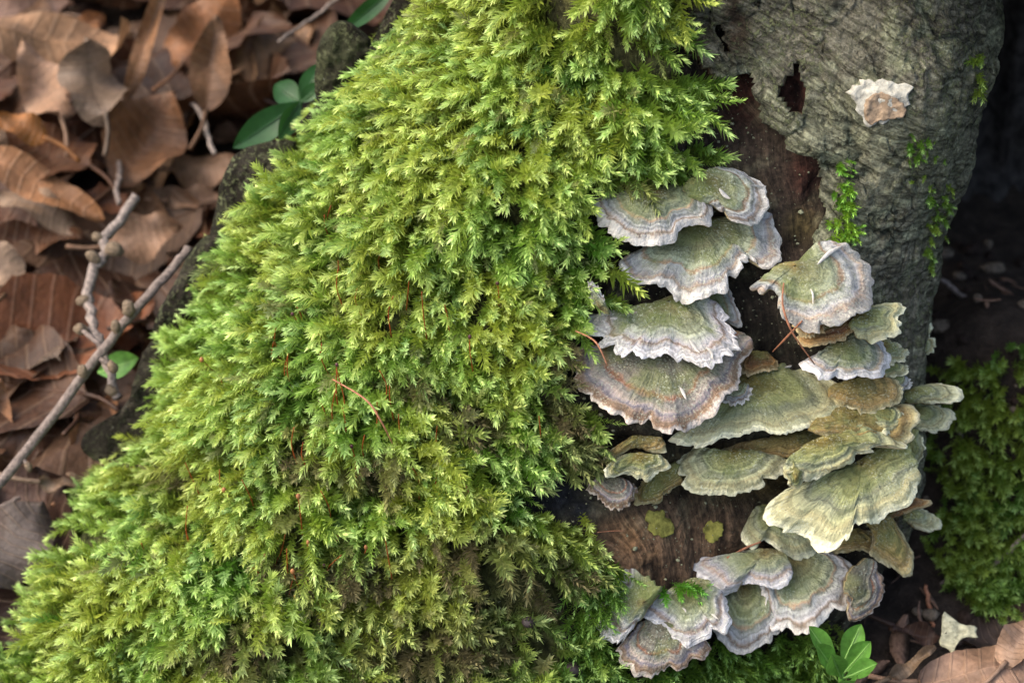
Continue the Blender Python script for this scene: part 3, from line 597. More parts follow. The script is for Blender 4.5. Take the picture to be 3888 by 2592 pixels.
bracket('small arched olive cap at the moss edge, top of three', 'ochre',
  R2((375,940),(430,870),(520,810),(640,775),(780,785),(845,850),(800,895),(740,880),(620,850),(580,870),(450,930),(400,962)), R2((640,810))[0], tilt=34, lift=.4, wave=.05)
bracket('small lobed olive cap at the moss edge, middle of three', 'yellow',
  R2((365,1070),(420,980),(520,925),(640,915),(800,930),(892,980),(880,1030),(790,1040),(750,1030),(710,1102),(640,1080),(590,1050),(500,1060),(400,1112)), R2((640,950))[0], tilt=36, lift=.6, wave=.07)
bracket('small tongue with pinkish rim at the moss edge, lowest of three', 'brown',
  R2((250,1170),(290,1100),(400,1075),(520,1100),(600,1130),(632,1190),(600,1270),(530,1302),(440,1300),(340,1250)), R2((440,1110))[0], tilt=38, lift=.5, wave=.04)
bracket('flat ochre crust shelf behind the small olive caps', 'ochre',
  R2((600,1310),(620,1150),(760,1060),(860,1010),(930,980),(970,1150),(840,1220),(800,1290),(680,1305)), R2((800,1130))[0], tilt=52, lift=.15, wave=.04)

bracket('low green shelf joining the lobes of the lowest cluster from behind', 'grey',
  R3((760,760),(900,700),(1100,640),(1400,560),(1700,500),(1950,520),(2130,600),(2100,760),(1950,860),(1700,930),(1400,940),(1150,930),(900,900),(780,850)), R3((1400,650))[0], tilt=38, roll=2, lift=.1, wave=.12, droop=.2)
bracket('dark olive shelf in the shaded gap above the rounded tongue bracket', 'ochre',
  R2((1300,850),(1500,800),(1800,760),(2000,740),(2150,800),(1950,880),(1750,930),(1500,930),(1350,910)), R2((1750,810))[0], tilt=28, roll=4, lift=.1, wave=.12)
bracket('small ribbed yellow shelf squeezed under the smooth ochre bracket', 'yellow',
  R5((680,800),(780,765),(880,775),(945,840),(900,905),(800,915),(720,885)), R5((780,800))[0], tilt=32, roll=6, lift=1.2, wave=.08)
bracket('ragged yellow-green crust edge above the upper pointing bracket', 'yellow',
  R5((930,330),(1010,220),(1060,200),(1095,240),(1090,310),(1130,350),(1110,410),(1040,430),(990,445),(950,400)), R5((970,360))[0], tilt=56, roll=10, lift=.1, wave=.12, fray=.09, depth=57.3)
bracket('thin grey lip between the brown banded bracket and the long yellow-green one', 'grey',
  R2((1250,440),(1330,400),(1420,390),(1480,430),(1440,500),(1360,530),(1280,510)), R2((1370,420))[0], tilt=30, lift=.9, wave=.06, thick=.14)
# crusts lying on the wood, and the cream fungus on the bark
def patch(name, label, cat, pts, mat, lift=.02, thick=.12, n=60, seed=1, group=None, bump=.08, surf=None):
    O = smooth_closed(pts, n, 2); c = np.mean(O, 0)
    H, ok = hit_trunk(np.append(O[:, 0], c[0]), np.append(O[:, 1], c[1])); out, cen = H[:-1], H[-1]
    g = np.arange(n); rj = np.random.default_rng(seed); N = unit(np.array([.0, -.85, .5])); out = out+N*lift+unit(out-cen)*((vn(np.stack([g*.4, 0*g+seed, 0*g], -1), 1, seed)-.5)*.07+(rj.random(n)-.5)*.02)[:, None]; cen = cen+N*(lift+.02)
    hf = lambda F, A, Z, V: bump*2*(fbm(V, 2.4, seed, 3)-.5)+.03*(1-F**3)
    V, B, F, z_, a_ = sheet(out, cen, N, 10, hf, lambda F, Z: thick+0*F)
    nA = n; ed = np.arange(nA)*10+9; rim = np.stack([ed, np.roll(ed, -1), np.roll(ed, -1)+nA*10, ed+nA*10], 1)
    o = mesh(name, np.concatenate([V, B]), np.concatenate([F, rim]), mat, origin=cen)
    return tag(o, label, cat, group)
patch('yellow_crust', 'two-lobed yellow crust flat on the bare brown wood', 'crust fungus', R2((680,1380),(720,1340),(780,1360),(800,1330),(832,1345),(830,1390),(880,1420),(905,1470),(880,1530),(810,1545),(740,1520),(700,1480),(720,1440),(680,1420)), M_CRUST, seed=3)
patch('yellow_crust', 'olive yellow crust on bare wood under the drooping speckled bracket', 'crust fungus', R2((1120,1490),(1140,1430),(1200,1410),(1260,1440),(1270,1500),(1230,1560),(1180,1600),(1130,1570)), M_CRUST, seed=5)
0 and patch('yellow_crust', 'tiny round yellow spot on the wood above the olive crust', 'crust fungus', R2((1130,1350),(1150,1325),(1185,1340),(1185,1370),(1150,1380)), M_CRUST, seed=6, n=24)
cf = trunk_point(*q(1995, 235))
croot = thing('cream_fungus', 'cream white crumbly fungus with tan centre alone on the bark', 'fungus', cf)
def bark_patch(name, pts, mat, lift, parent, seed, dish=0.0, n=80, jit=.2):
    O = smooth_closed(pts, n, 1); H, ok = hit_trunk(np.append(O[:, 0], np.mean(O[:, 0])), np.append(O[:, 1], np.mean(O[:, 1])))
    N = unit(np.array([.25, -.85, .45])); out, cen = H[:-1]+N*lift, H[-1]+N*(lift+dish)
    g = np.arange(n); out = out+unit(out-cen)*((vn(np.stack([g*.5, 0*g, 0*g], -1), 1, seed)-.5)*jit)[:, None]
    hf = lambda F, A, Z, V: 0.16*(fbm(V, 1.6, seed, 3)-.5)*np.sin(F*2.8)+.12*(fbm(V, 6, seed, 2)-.5)
    V, B, F, z_, a_ = sheet(out, cen, N, 12, hf, lambda F, Z: .3+0*F)
    ed = np.arange(n)*12+11; rim = np.stack([ed, np.roll(ed, -1), np.roll(ed, -1)+n*12, ed+n*12], 1)
    return mesh(name, np.concatenate([V, B]), np.concatenate([F, rim]), mat, parent)
bark_patch('rim', [q(*p) for p in ((1930,215),(1950,195),(1965,170),(1990,180),(2030,185),(2068,190),(2070,215),(2055,240),(2050,262),(2010,265),(1975,288),(1960,265),(1945,240))], M_CREAM, .62, croot, 4)
bark_patch('centre', [q(*p) for p in ((1968,215),(1995,205),(2020,212),(2052,235),(2052,262),(2020,266),(1985,272),(1972,284),(1960,255))], M_PITH, .68, croot, 8, -.05, jit=.05)

# loose pale slivers peeling from some caps (sub-parts of the cap)
def sliver(root_label, pts, width, lift=.5):
    root = next(o for o in bpy.data.objects if o.get('label') == root_label); cap = next(c for c in root.children if c.name.startswith('cap'))
    me = cap.data; co = np.empty(len(me.vertices)*3, np.float32); me.vertices.foreach_get('co', co); co = co.reshape(-1, 3)/S+np.array(root['loc']); cx, cy = project(co)
    P = []
    for x, y in pts:
        k = np.argsort((cx-x)**2+(cy-y)**2)[:3]; P.append(co[k].mean(0)+np.array([0, -.5, .8])*.05)
    P = catmull(P, 9); P[-3:] += np.array([0, -.1, .12])*np.array([[.2], [.6], [1.0]])*lift
    t = unit(np.gradient(P, axis=0)); sd2 = unit(np.cross(t, np.array([0, -.6, .8]))); w = width*.5*np.sin(np.linspace(.25, math.pi-.1, 9))
    V = np.concatenate([P-sd2*w[:, None], P+np.array([0, -.03, .04]), P+sd2*w[:, None]]); F = gridfaces(3, 9)
    mesh('loose_flake', V, F, M_FLAKE, cap, smooth=True)
M_FLAKE = m_plain('pale_flake', (.50, .48, .44), .85, .2, 8, .6, .1)
A_ = 'grey-green saddle-shaped bracket at the right with pale radial cracks'
sliver(A_, R1((1970,890),(2060,800),(2150,765)), .10); sliver(A_, R1((1915,1080),(1935,1130),(1935,1200)), .05)
A_ = 'uppermost right bracket, upturned grey-blue fan with cracked surface'
sliver(A_, R1((1230,330),(1270,370),(1310,410)), .10); sliver(A_, R1((1470,310),(1520,315),(1580,325)), .05)
A_ = 'bracket with torn white frayed edge above the large brown banded one'
sliver(A_, R1((1010,1450),(1050,1510),(1090,1560)), .08); sliver(A_, R1((1140,1510),(1170,1550),(1180,1590)), .09)
A_ = 'long yellow-green bracket with pale ribbed edge right of the brown banded one'
sliver(A_, R2((1720,290),(1780,275),(1860,275)), .06)
A_ = 'left lobe of the lowest cluster with thick white and lilac rim'
sliver(A_, R3((1180,940),(1205,960),(1225,990)), .05); sliver(A_, R3((960,900),(985,910),(990,930)), .04)
A_ = 'large dark brown and purple banded bracket in the middle of the column'
sliver(A_, R2((940,430),(970,480),(990,540)), .08, .2)

# ------------------------------------------------------------------ bark slabs behind the moss (left outline)
def slab(pts, depth, thick=.8, seed=1, n=90, nrm=(-.5, -.75, .4)):
    O = smooth_closed([q(*p) for p in pts], n, 1); D = ray(O[:, 0], O[:, 1]); c = np.array(q(*np.mean(np.array(pts, float), 0)))
    Dc = ray(np.array([c[0]]), np.array([c[1]]))[0]; cen = CAM+depth*Dc; N = unit(np.array(nrm))
    N2 = unit(-Dc+np.array(nrm)*.4); t = ((cen-CAM)@N2)/(D@N2); out = CAM+t[:, None]*D
    hf = lambda F, A, Z, V: .5*(fbm(V, .9, seed, 4)-.5)+.3*(fbm(V, 4, seed+2, 2)-.5)-.25*F**3
    V, B, F, z_, a_ = sheet(out, cen, N2, 16, hf, lambda F, Z: thick+0*F)
    ed = np.arange(n)*16+15; rim = np.stack([ed, np.roll(ed, -1), np.roll(ed, -1)+n*16, ed+n*16], 1)
    VV = np.concatenate([V, B]); l = fbm(VV, 1.1, seed+5, 3); C = np.array([.035, .030, .022])*(.6+.9*l)[:, None]+np.array([.02, .03, .008])*sstep(.5, .7, l)[:, None]
    return mesh('bark_slab', VV, np.concatenate([F, rim]), M_BARK, stump, colors=C)
slab([(728,95),(765,45),(800,55),(850,105),(820,160),(775,235),(728,250),(715,190)], 57.8, seed=1)
slab([(505,410),(535,345),(630,320),(680,330),(640,420),(580,510),(520,570),(470,560),(490,480)], 58.6, seed=2)
slab([(430,580),(480,530),(540,540),(470,650),(430,740),(340,800),(350,730),(385,670)], 59.2, seed=3)
slab([(325,790),(420,740),(400,850),(360,960),(290,1050),(215,1068),(176,1032),(190,990),(265,955),(310,890)], 59.6, seed=4)
slab([(870,70),(905,0),(930,-60),(980,-60),(960,60),(880,180),(760,290),(690,310),(660,300),(735,240),(800,180)], 58.0, .6, seed=6)

# ------------------------------------------------------------------ moss
def shoots(P, Nn, Dr, L, col, tip, M=52, leafl=.19, leafw=.062, spread=1.0, seed=0, dead=None):
    """one mossy mass: every shoot a curved stem set with pointed leaves, every leaf two folded triangles"""
    r = np.random.default_rng(seed); n = len(P)
    t = (np.arange(M)+.5)/M; t = .05+.95*t**.72
    Pm = P+Nn*(L*.55)[:, None]; Pe = Pm+Dr*(L*.62)[:, None]
    tt = t[None, :, None]; X = (1-tt)**2*P[:, None]+2*tt*(1-tt)*Pm[:, None]+tt**2*Pe[:, None]
    Tg = unit(2*(1-tt)*(Pm-P)[:, None]+2*tt*(Pe-Pm)[:, None])
    U = unit(np.cross(Tg, np.array([.31, .77, .56]))); W = np.cross(Tg, U)
    ph = (np.arange(M)*2.39996)[None, :]+r.random((n, 1))*6.28+r.normal(0, .3, (n, M))
    Rd = np.cos(ph)[..., None]*U+np.sin(ph)[..., None]*W; Sd = -np.sin(ph)[..., None]*U+np.cos(ph)[..., None]*W
    beta = (np.interp(t, [0, .4, .75, .92, 1], [1.0, .95, .80, .55, .25])*spread)[None, :]+r.normal(0, .13, (n, M))
    ld = Tg*np.cos(beta)[..., None]+Rd*np.sin(beta)[..., None]; nd = -Tg*np.sin(beta)[..., None]+Rd*np.cos(beta)[..., None]
    sc_ = (L/1.1)[:, None]**.4*(.62+.8*r.random((n, 1))**1.3)
    ll = leafl*np.interp(t, [0, .3, .75, .92, 1], [.8, 1.0, 1.0, .85, .75])[None, :]*sc_*(1+r.normal(0, .14, (n, M)))
    lw = leafw*np.interp(t, [0, .5, 1], [.9, 1.0, .8])[None, :]*sc_*(1+r.normal(0, .15, (n, M)))
    b = X; md = X+ld*(ll*.42)[..., None]
    le = md+Sd*(lw*.5)[..., None]+nd*(lw*.10)[..., None]; ri = md-Sd*(lw*.5)[..., None]+nd*(lw*.10)[..., None]
    tp = X+ld*ll[..., None]+nd*(ll*.10)[..., None]+r.normal(0, .012, (n, M, 3))
    V = np.stack([b, le, tp, ri], 2).reshape(-1, 3)
    k = np.arange(n*M)*4; F = np.stack([np.stack([k, k+1, k+2], 1), np.stack([k, k+2, k+3], 1)], 1).reshape(-1, 3)
    g = sstep(.70, 1.0, t)[None, :, None]; old = sstep(.5, .1, t)[None, :, None]
    c = col[:, None, :]*(1-g)+tip[:, None, :]*g
    c = c*(1-.55*old)+np.array([.10, .085, .03])*.55*old
    if dead is not None: dd = dead[:, None, None]; c = c*(1-dd)+np.array([.155, .128, .066])*dd*(.7+.6*r.random((n, M, 1)))
    c = c*(1+r.normal(0, .10, (n, M, 1)))
    C4 = np.repeat(np.clip(c, .004, 1)[:, :, None, :], 4, 2); C4[:, :, 0] *= .85; C4[:, :, 2] = C4[:, :, 2]*1.12+.012
    return V, F, C4.reshape(-1, 3)
def moss_colors(P, r, hue=None):
    n = len(P); a = fbm(P, .55, 81, 3)[:, None]; b = r.random((n, 1)); d = fbm(P, 1.4, 85, 2)[:, None]
    yel = np.array([.335, .400, .048]); grn = np.array([.220, .370, .046]); dk = np.array([.115, .245, .026])
    w = np.clip(sstep(.42, .62, a)*.8+(b-.5)*.5, 0, 1); c = yel*(1-w)+grn*w
    w2 = np.clip(sstep(.58, .75, d)*.8+(b < .10)*.6, 0, 1); c = c*(1-w2)+dk*w2
    tip = c*1.2+np.array([.33, .37, .23])*(.25+1.0*r.random((n, 1))**1.1)
    return c, tip
MOSS = [(-900,1900),(-900,-300),(1236,-300),(1246,40),(1290,95),(1330,60),(1355,-20),(1370,-300),(1560,-300),(1552,66),(1500,105),(1450,80),(1430,10),(1400,110),(1420,150),(1500,165),(1600,165),(1610,200),(1640,225),(1560,258),(1520,320),(1570,345),(1630,352),(1590,375),(1530,405),(1460,415),(1380,420),(1340,465),(1355,540),(1400,600),(1410,650),(1415,690),(1330,705),(1310,790),(1285,870),(1310,930),(1370,970),(1360,1020),(1320,1065),(1225,1080),(1195,1180),(1280,1205),(1340,1205),(1375,1265),(1350,1310),(1310,1330),(1310,1400),(1370,1460),(1400,1540),(1450,1580),(1500,1900)]
mp = [(x*K2, y*K2) for x, y in MOSS]
th = np.linspace(.62*math.pi, 1.93*math.pi, 400); zz = np.linspace(-10.5, 13.5, 240)
TH, ZZ = np.meshgrid(th, zz, indexing='ij'); G = T(TH, ZZ)
ar = np.linalg.norm(np.cross(G[1:, :-1]-G[:-1, :-1], G[:-1, 1:]-G[:-1, :-1]), axis=-1)
def sample_trunk(n, r):
    p = ar.ravel()/ar.sum(); k = r.choice(len(p), n, p=p); i, j = np.divmod(k, ar.shape[1])
    a = th[i]+r.random(n)*(th[1]-th[0]); b = zz[j]+r.random(n)*(zz[1]-zz[0]); return a, b
r = np.random.default_rng(5); a_, b_ = sample_trunk(31000, r); P = T(a_, b_); Nn = normals(T, a_, b_)
px, py = project(P+Nn*.4); x2, y2 = px/K2, py/K2
back = (a_ < 1.12*math.pi)
ok = inpoly(px+r.normal(0, 14, len(px)), py+r.normal(0, 14, len(px)), mp) | back
thin = 1-.93*blobs(px, py, [(1250,1400,140,60),(1320,1490,120,70),(1150,1340,120,60),(1000,1545,170,40),(1230,1480,90,50),(870,1130,60,30),(1090,1240,70,30)])-.7*blobs(px, py, [(1270,1130,70,45)])
thin *= np.where(back & (b_ < 20), .55, 1.0)
ok &= r.random(len(px)) < thin; P, Nn, x2, y2, a_, b_ = (v[ok] for v in (P, Nn, x2, y2, a_, b_)); n = len(P)
edge = np.clip((x2-np.interp(y2, [0, 400, 800, 1200, 1600], [930, 570, 340, 120, -80]))/700, 0, 1.3)
ang = np.interp(edge, [0, .25, .55, .85, 1.3], [172, 205, 250, 300, 332]); ang = np.radians(ang+(fbm(P, .45, 91, 2)-.5)*150+r.normal(0, 26, n))
flow = np.cos(ang)[:, None]*RIGHT+np.sin(ang)[:, None]*UP; flow = unit(flow-(flow*Nn).sum(1, keepdims=True)*Nn)
hum = fbm(P, .8, 95, 3)
lng = (r.random(n) < .45)[:, None]; Dr = unit(np.where(lng, Nn*.62+flow*.95, Nn*1.15+flow*.62)+r.normal(0, .28, (n, 3)))
L = (.70+.40*r.random(n))*(.75+.6*hum)*np.where(lng[:, 0], 1.45, .95); P0 = P+Nn*((hum-.5)*1.5-.15)[:, None]
LB = np.array([(935,-80),(935,0),(860,90),(790,180),(720,240),(640,310),(590,380),(560,450),(490,520),(450,620),(400,720),(350,760),(330,860),(290,960),(250,1040),(170,1100),(140,1180),(60,1290),(30,1400),(-40,1520),(-120,1640),(-200,1900)], float)
TP = P0+Nn*(L*.55)[:, None]+Dr*(L*.62)[:, None]; tx, ty = project(TP); lim = np.interp(ty/K2, LB[:, 1], LB[:, 0])+r.normal(4, 9, n)
kp = tx/K2 > lim; P, Nn, x2, y2, Dr, L, P0, hum = (v[kp] for v in (P, Nn, x2, y2, Dr, L, P0, hum)); n = len(P)
c, tip = moss_colors(P, r)
cx, cy = x2*K2, y2*K2
dead = np.clip(blobs(cx, cy, [(1190,1350,200,110),(1080,1260,120,60),(860,1070,90,50),(700,1060,70,40),(1290,900,60,110),(1060,960,80,40),(950,880,70,40),(560,1490,130,50),(1000,1490,250,80),(820,1310,110,60),(640,1300,60,50),(430,1090,60,30),(1310,1010,50,60)])*1.1*(.35+.8*r.random(n))+(r.random(n) < .05)*.6, 0, .95)
lush = blobs(cx, cy, [(1230,1020,150,90),(780,560,60,60),(1180,1150,90,60),(1330,600,60,120),(560,1330,120,80)])[:, None]*.75
c = c*(1-lush)+np.array([.075, .21, .014])*lush
V, F, C4 = shoots(P0, Nn, Dr, L, c, tip, 66, .225, .058, .95, seed=3, dead=dead); print('SHOOTS', n)
moss = mesh('moss_carpet', V, F, M_MOSS, smooth=False, colors=C4, origin=(-3, -3, -8))
tag(moss, 'thick yellow-green feathery moss carpet over the sloping left side of the stump', 'moss', kind='stuff')

def small_moss(label, pos, nrm, dirs, L, seed, M=40, leafl=.17, leafw=.055, tint=(1, 1, 1), name='moss_patch', dead=None):
    r = np.random.default_rng(seed); c, tip = moss_colors(pos, r); c = c*np.array(tint); tip = tip*np.array(tint)
    V, F, C4 = shoots(pos, nrm, dirs, L, c, tip, M, leafl, leafw, seed=seed, dead=dead)
    o = mesh(name, V, F, M_MOSS, smooth=False, colors=C4, origin=pos.mean(0)); return tag(o, label, 'moss', kind='stuff')
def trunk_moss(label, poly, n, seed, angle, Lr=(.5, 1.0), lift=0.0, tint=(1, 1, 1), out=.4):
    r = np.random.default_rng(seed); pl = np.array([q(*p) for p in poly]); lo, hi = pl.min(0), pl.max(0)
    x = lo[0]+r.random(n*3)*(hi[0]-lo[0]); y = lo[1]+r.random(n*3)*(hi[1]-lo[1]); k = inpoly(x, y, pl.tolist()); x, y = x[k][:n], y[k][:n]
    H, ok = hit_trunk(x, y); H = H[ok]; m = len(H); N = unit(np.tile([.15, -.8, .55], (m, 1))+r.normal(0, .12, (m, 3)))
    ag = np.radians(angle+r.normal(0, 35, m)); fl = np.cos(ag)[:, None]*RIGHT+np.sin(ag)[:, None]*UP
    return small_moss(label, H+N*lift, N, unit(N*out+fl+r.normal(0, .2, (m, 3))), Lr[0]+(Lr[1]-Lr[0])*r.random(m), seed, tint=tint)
trunk_moss('fresh green moss strip climbing the bark right of the bare wood', [(1905,370),(1935,365),(1945,440),(1945,560),(1900,560),(1900,480),(1915,430)], 70, 21, 290, (.2, .42), .35, (.7, 1.0, .6))
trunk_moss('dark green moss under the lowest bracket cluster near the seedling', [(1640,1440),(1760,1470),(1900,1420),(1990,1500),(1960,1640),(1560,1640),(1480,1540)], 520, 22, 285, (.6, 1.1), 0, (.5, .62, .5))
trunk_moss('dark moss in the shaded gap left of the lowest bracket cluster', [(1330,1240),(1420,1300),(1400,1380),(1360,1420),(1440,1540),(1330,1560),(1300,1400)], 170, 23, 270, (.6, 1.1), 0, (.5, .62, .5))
trunk_moss('small moss sprig on bare wood above the left lobe', [(1520,1325),(1600,1325),(1600,1350),(1520,1350)], 16, 24, 330, (.4, .6), .3, (.7, 1.05, .6))
trunk_moss('sparse moss tuft on the grey bark right of the cream fungus', [(2060,310),(2150,300),(2170,420),(2080,430)], 24, 25, 250, (.2, .4), .4, (.6, .75, .6))
trunk_moss('thin moss fringe along the right bark edge beside the dark hollow', [(2120,420),(2180,400),(2170,480),(2140,640),(2110,640)], 60, 26, 270, (.2, .45), .35, (.7, .85, .7))
trunk_moss('moss sprig on bark high at the right edge of the stump', [(2220,130),(2250,130),(2250,210),(2225,210)], 14, 27, 250, (.4, .7), .4, (.5, .62, .5))
# moss on the mound beyond the stump
r = np.random.default_rng(31); n = 9000; X = 7+r.random(n)*15; Y = -1+r.random(n)*14; Z = gz_(X, Y); P = np.stack([X, Y, Z], -1)
e = .05; Nn = unit(np.stack([-(gz_(X+e, Y)-gz_(X-e, Y))/(2*e), -(gz_(X, Y+e)-gz_(X, Y-e))/(2*e), 1+0*X], -1)); px, py = project(P+Nn*.5)
MND = [q(*p) for p in ((2160,840),(2230,820),(2352,790),(2700,760),(2700,1460),(2352,1410),(2260,1370),(2190,1330),(2150,1230),(2160,1120),(2140,1030),(2190,960))]
ok = inpoly(px+r.normal(0, 25, n), py+r.normal(0, 25, n), MND); P, Nn = P[ok][:2600], Nn[ok][:2600]; n = len(P)
Dr = unit(Nn*.6+np.array([-.1, -.7, -.2])+r.normal(0, .4, (n, 3)))
small_moss('out-of-focus green moss mound on the ground right of the stump', P-Nn*.2, Nn, Dr, .8+.5*r.random(n), 32, 44, .19, .05, tint=(.46, .54, .42), name='moss_mound')

# spore stalks, needles
def frame_at(px, py, lift=.8):
    P = trunk_point(px, py); return None if P is None else P+unit(np.array([0, -.75, .6]))*lift
sp = [(760,520,-10,38),(768,545,14,42),(800,545,4,20),(815,560,6,28),(825,555,-8,24),(840,560,12,36),(885,620,2,36),(940,680,-6,34),(795,690,6,60),(788,640,4,34),(835,705,8,36),(905,740,-4,50),(980,745,4,62),(690,755,12,30),(650,800,3,46),(640,830,0,40),(700,735,14,28),(885,900,6,44),(1030,735,8,30),(1085,820,4,40),(735,800,0,40),(760,840,10,46),(515,880,28,58),(540,905,22,44),(680,880,4,60),(670,870,-3,50),(785,930,0,80),(795,950,5,90),(775,960,-5,60),(800,990,3,50),(755,960,12,40),(905,930,4,40),(870,960,-3,36),(690,1040,2,56),(715,1060,8,44),(845,1040,0,40),(820,1070,4,44),(925,1000,3,46),(1010,1020,2,40),(1145,690,2,32),(470,1130,16,70),(525,1150,2,70),(550,1170,18,50),(590,1160,14,60),(445,1230,-3,70),(450,1260,6,50),(700,1200,2,60),(760,1180,10,54),(640,1280,-20,60),(680,1350,3,90),(690,1390,2,80),(678,1400,-4,70),(700,1420,8,60),(310,1300,40,50),(365,1270,30,36),(900,1290,6,60),(760,1310,-30,50),(715,1330,-36,50),(620,1330,30,44),(1240,1010,3,50),(960,1110,8,36),(1010,1130,4,40),(730,560,20,34)]
caps = {22: 1, 42: 1, 46: 1, 50: 1, 36: 2, 26: 2, 39: 2, 13: 2, 19: 2, 57: 2, 30: 2}
for i, (x, y, lean, ln) in enumerate(sp):
    b = frame_at(*q(x, y), .85)
    if b is None: continue
    h = ln*24/2352*1.5; dr = unit(RIGHT*(-math.sin(math.radians(lean)))+UP*math.cos(math.radians(lean))+np.array([0, -.55, .3])); bend = RIGHT*random.uniform(-.12, .12)
    pts = [b-dr*.4, b+dr*h*.3+bend, b+dr*h*.7+bend*.6, b+dr*h]
    rt = thing('spore_stalk', ('dark-tipped' if caps.get(i) == 2 else 'capsule-bearing' if i in caps else 'bare')+' red-brown spore stalk '+('on the upper moss above the curved needle' if y < 860 else 'around the curved pinkish needle' if y < 1060 else 'on the lower left moss' if x < 620 else 'on the lower moss near the dead brown patch')+('' if x < 840 or y > 1060 else ', toward the brackets'), 'spore stalk', b-dr*.4, 'red spore stalks scattered over the moss')
    Vt, Ft = tube(pts, [.015, .013, .011], 5, 8); mesh('stalk', Vt, Ft, M_SETA, rt)
    if i in caps:
        Vb, Fb = blob(b+dr*h, .045 if caps[i] == 2 else .06, (1, 1, 1.3), i, .1, 8, 6); mesh('capsule', Vb, Fb, M_DARKCAP if caps[i] == 2 else M_CAPSULE, rt)
for x, y, lab in ((785,1215,'orange spore capsule hanging in dead moss, right of a pair'),(718,1232,'orange spore capsule in dead moss, left of a pair'),(848,1243,'small pale orange spore capsule deep in the dead moss'),(620,1262,'brown spore capsule on the lower left moss'),(497,1352,'brown spore capsule on the pale lower moss'),(592,1558,'reddish spore capsule at the bottom edge of the moss')):
    b = frame_at(*q(x, y), 1.25); rt = thing('spore_capsule', lab, 'spore capsule', b, 'orange spore capsules lying in the moss')
    Vb, Fb = blob(b, .055, (.8, .8, 1.3), int(x), .1, 10, 8); mesh('capsule', Vb, Fb, M_CAPSULE, rt)
    Vt, Ft = tube([b-np.array([0, 0, .09]), b-np.array([.05, -.1, .3]), b-np.array([.02, -.5, .5])], [.012, .012], 5, 6); mesh('stalk', Vt, Ft, M_SETA, rt)
def needle(label, pts, lift, rad=.035, mat=M_NEEDLE, name='dry_needle', group='dry needles on the stump'):
    P = [frame_at(*q(x, y), l) for (x, y), l in zip(pts, lift)]
    if any(p is None for p in P): return
    Vt, Ft = tube(P, [rad*.7, rad, rad*.5], 6, 14); return tag(mesh(name, Vt, Ft, mat, origin=P[0]), label, 'needle', group)
needle('straight brown needle lying on the upper moss', [(928,130),(955,180),(995,255)], [1.3, 1.4, 1.0], 0.0156)
needle('curved pinkish-brown needle on the middle of the moss', [(775,866),(850,910),(885,960),(908,1010)], [1.4, 1.6, 1.6, 1.3], 0.0270)
needle('short brown needle at the moss edge above the dark wood', [(1058,1078),(1075,1110),(1092,1150)], [1.2, 1.3, 1.1], 0.0210)
needle('thin brown stem across the left side of the brown banded bracket', [(1318,757),(1360,780),(1385,830)], [1.5, 2.2, 2.3], 0.0210)
needle('long curved brown needle hanging right of the brown banded bracket', [(1782,650),(1780,700),(1800,760),(1850,830)], [1.6, 1.6, 1.7, 1.6], 0.0270)
needle('short reddish needle crossing the dark gap right of the white frayed bracket', [(1825,735),(1790,775),(1765,805)], [1.4, 1.2, .9], 0.0270)
needle('slim twiglet on the wood left of the olive crust', [(1665,1275),(1710,1250),(1740,1235)], [.5, .6, .8], 0.0300)
needle('thin red needle on the bare wood by the moss', [(1370,1217),(1400,1214),(1432,1213)], [.5, .5, .5], 0.0120)
needle('crossed orange needle in the lower moss', [(690,1345),(720,1315),(765,1295)], [1.2, 1.3, 1.1], 0.0150)
for x, y, rr, lab in ((1315,1528,.2,'round dark pellet resting on the bottom moss'),(1215,1420,.15,'dark pellet half hidden in the moss gap')):
    b = frame_at(*q(x, y), .6); Vb, Fb = blob(b, rr, (1.15, 1, .9), int(x), .12, 16, 12); tag(mesh('dark_pellet', Vb, Fb, M_BERRY, origin=b), lab, 'pellet', 'dark pellets in the moss')

# pale crumbs of lichen and spore dust on the bare wood between the brackets
r = np.random.default_rng(77); nC = 520; x = r.uniform(1240, 2120, nC); y = np.where(r.random(nC) < .35, r.uniform(240, 620, nC), r.uniform(620, 1340, nC))
H, ok = hit_trunk(x*K2, y*K2); allv, allf, nb = [], [], 0
for k in np.where(ok)[0]:
    rr = .016+.05*r.random()**4; Vb, Fb = blob(H[k]+np.array([0, -.12, .06]), rr, (1, 1, .8), int(k), .9, 8, 6); allv.append(Vb); allf.append(Fb+nb); nb += len(Vb)
o = mesh('lichen_crumbs', np.concatenate(allv), np.concatenate(allf), M_DEB, origin=(6, -2, -2)); o.color = (.24, .25, .16, 1)
tag(o, 'pale green lichen crumbs dotted over the bare wood between the brackets', 'lichen', kind='stuff')

# ------------------------------------------------------------------ dark hollow log beyond the stump
hl = thing('hollow_log', 'rotten hollow log with added shading roof, toned near-black as deep shade, behind the stump', 'log', (14, 13, -4))
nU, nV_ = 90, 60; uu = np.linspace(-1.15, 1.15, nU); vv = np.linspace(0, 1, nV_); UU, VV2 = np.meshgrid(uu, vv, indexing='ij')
a = VV2*math.pi*.93                                        # an arched shell, open to the camera, its unseen roof added to cast shade
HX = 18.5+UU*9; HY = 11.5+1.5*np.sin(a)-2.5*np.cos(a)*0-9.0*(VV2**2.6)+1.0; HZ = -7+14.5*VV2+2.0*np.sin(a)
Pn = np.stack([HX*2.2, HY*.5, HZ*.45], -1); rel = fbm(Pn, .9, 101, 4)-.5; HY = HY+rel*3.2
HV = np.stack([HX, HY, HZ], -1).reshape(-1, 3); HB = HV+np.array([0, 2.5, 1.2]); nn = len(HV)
mesh('inner_wall', HV, gridfaces(nU, nV_)[:, ::-1], M_SHADE_WOOD, hl); mesh('outer_shell', HB, gridfaces(nU, nV_), M_SHADE_WOOD, hl)

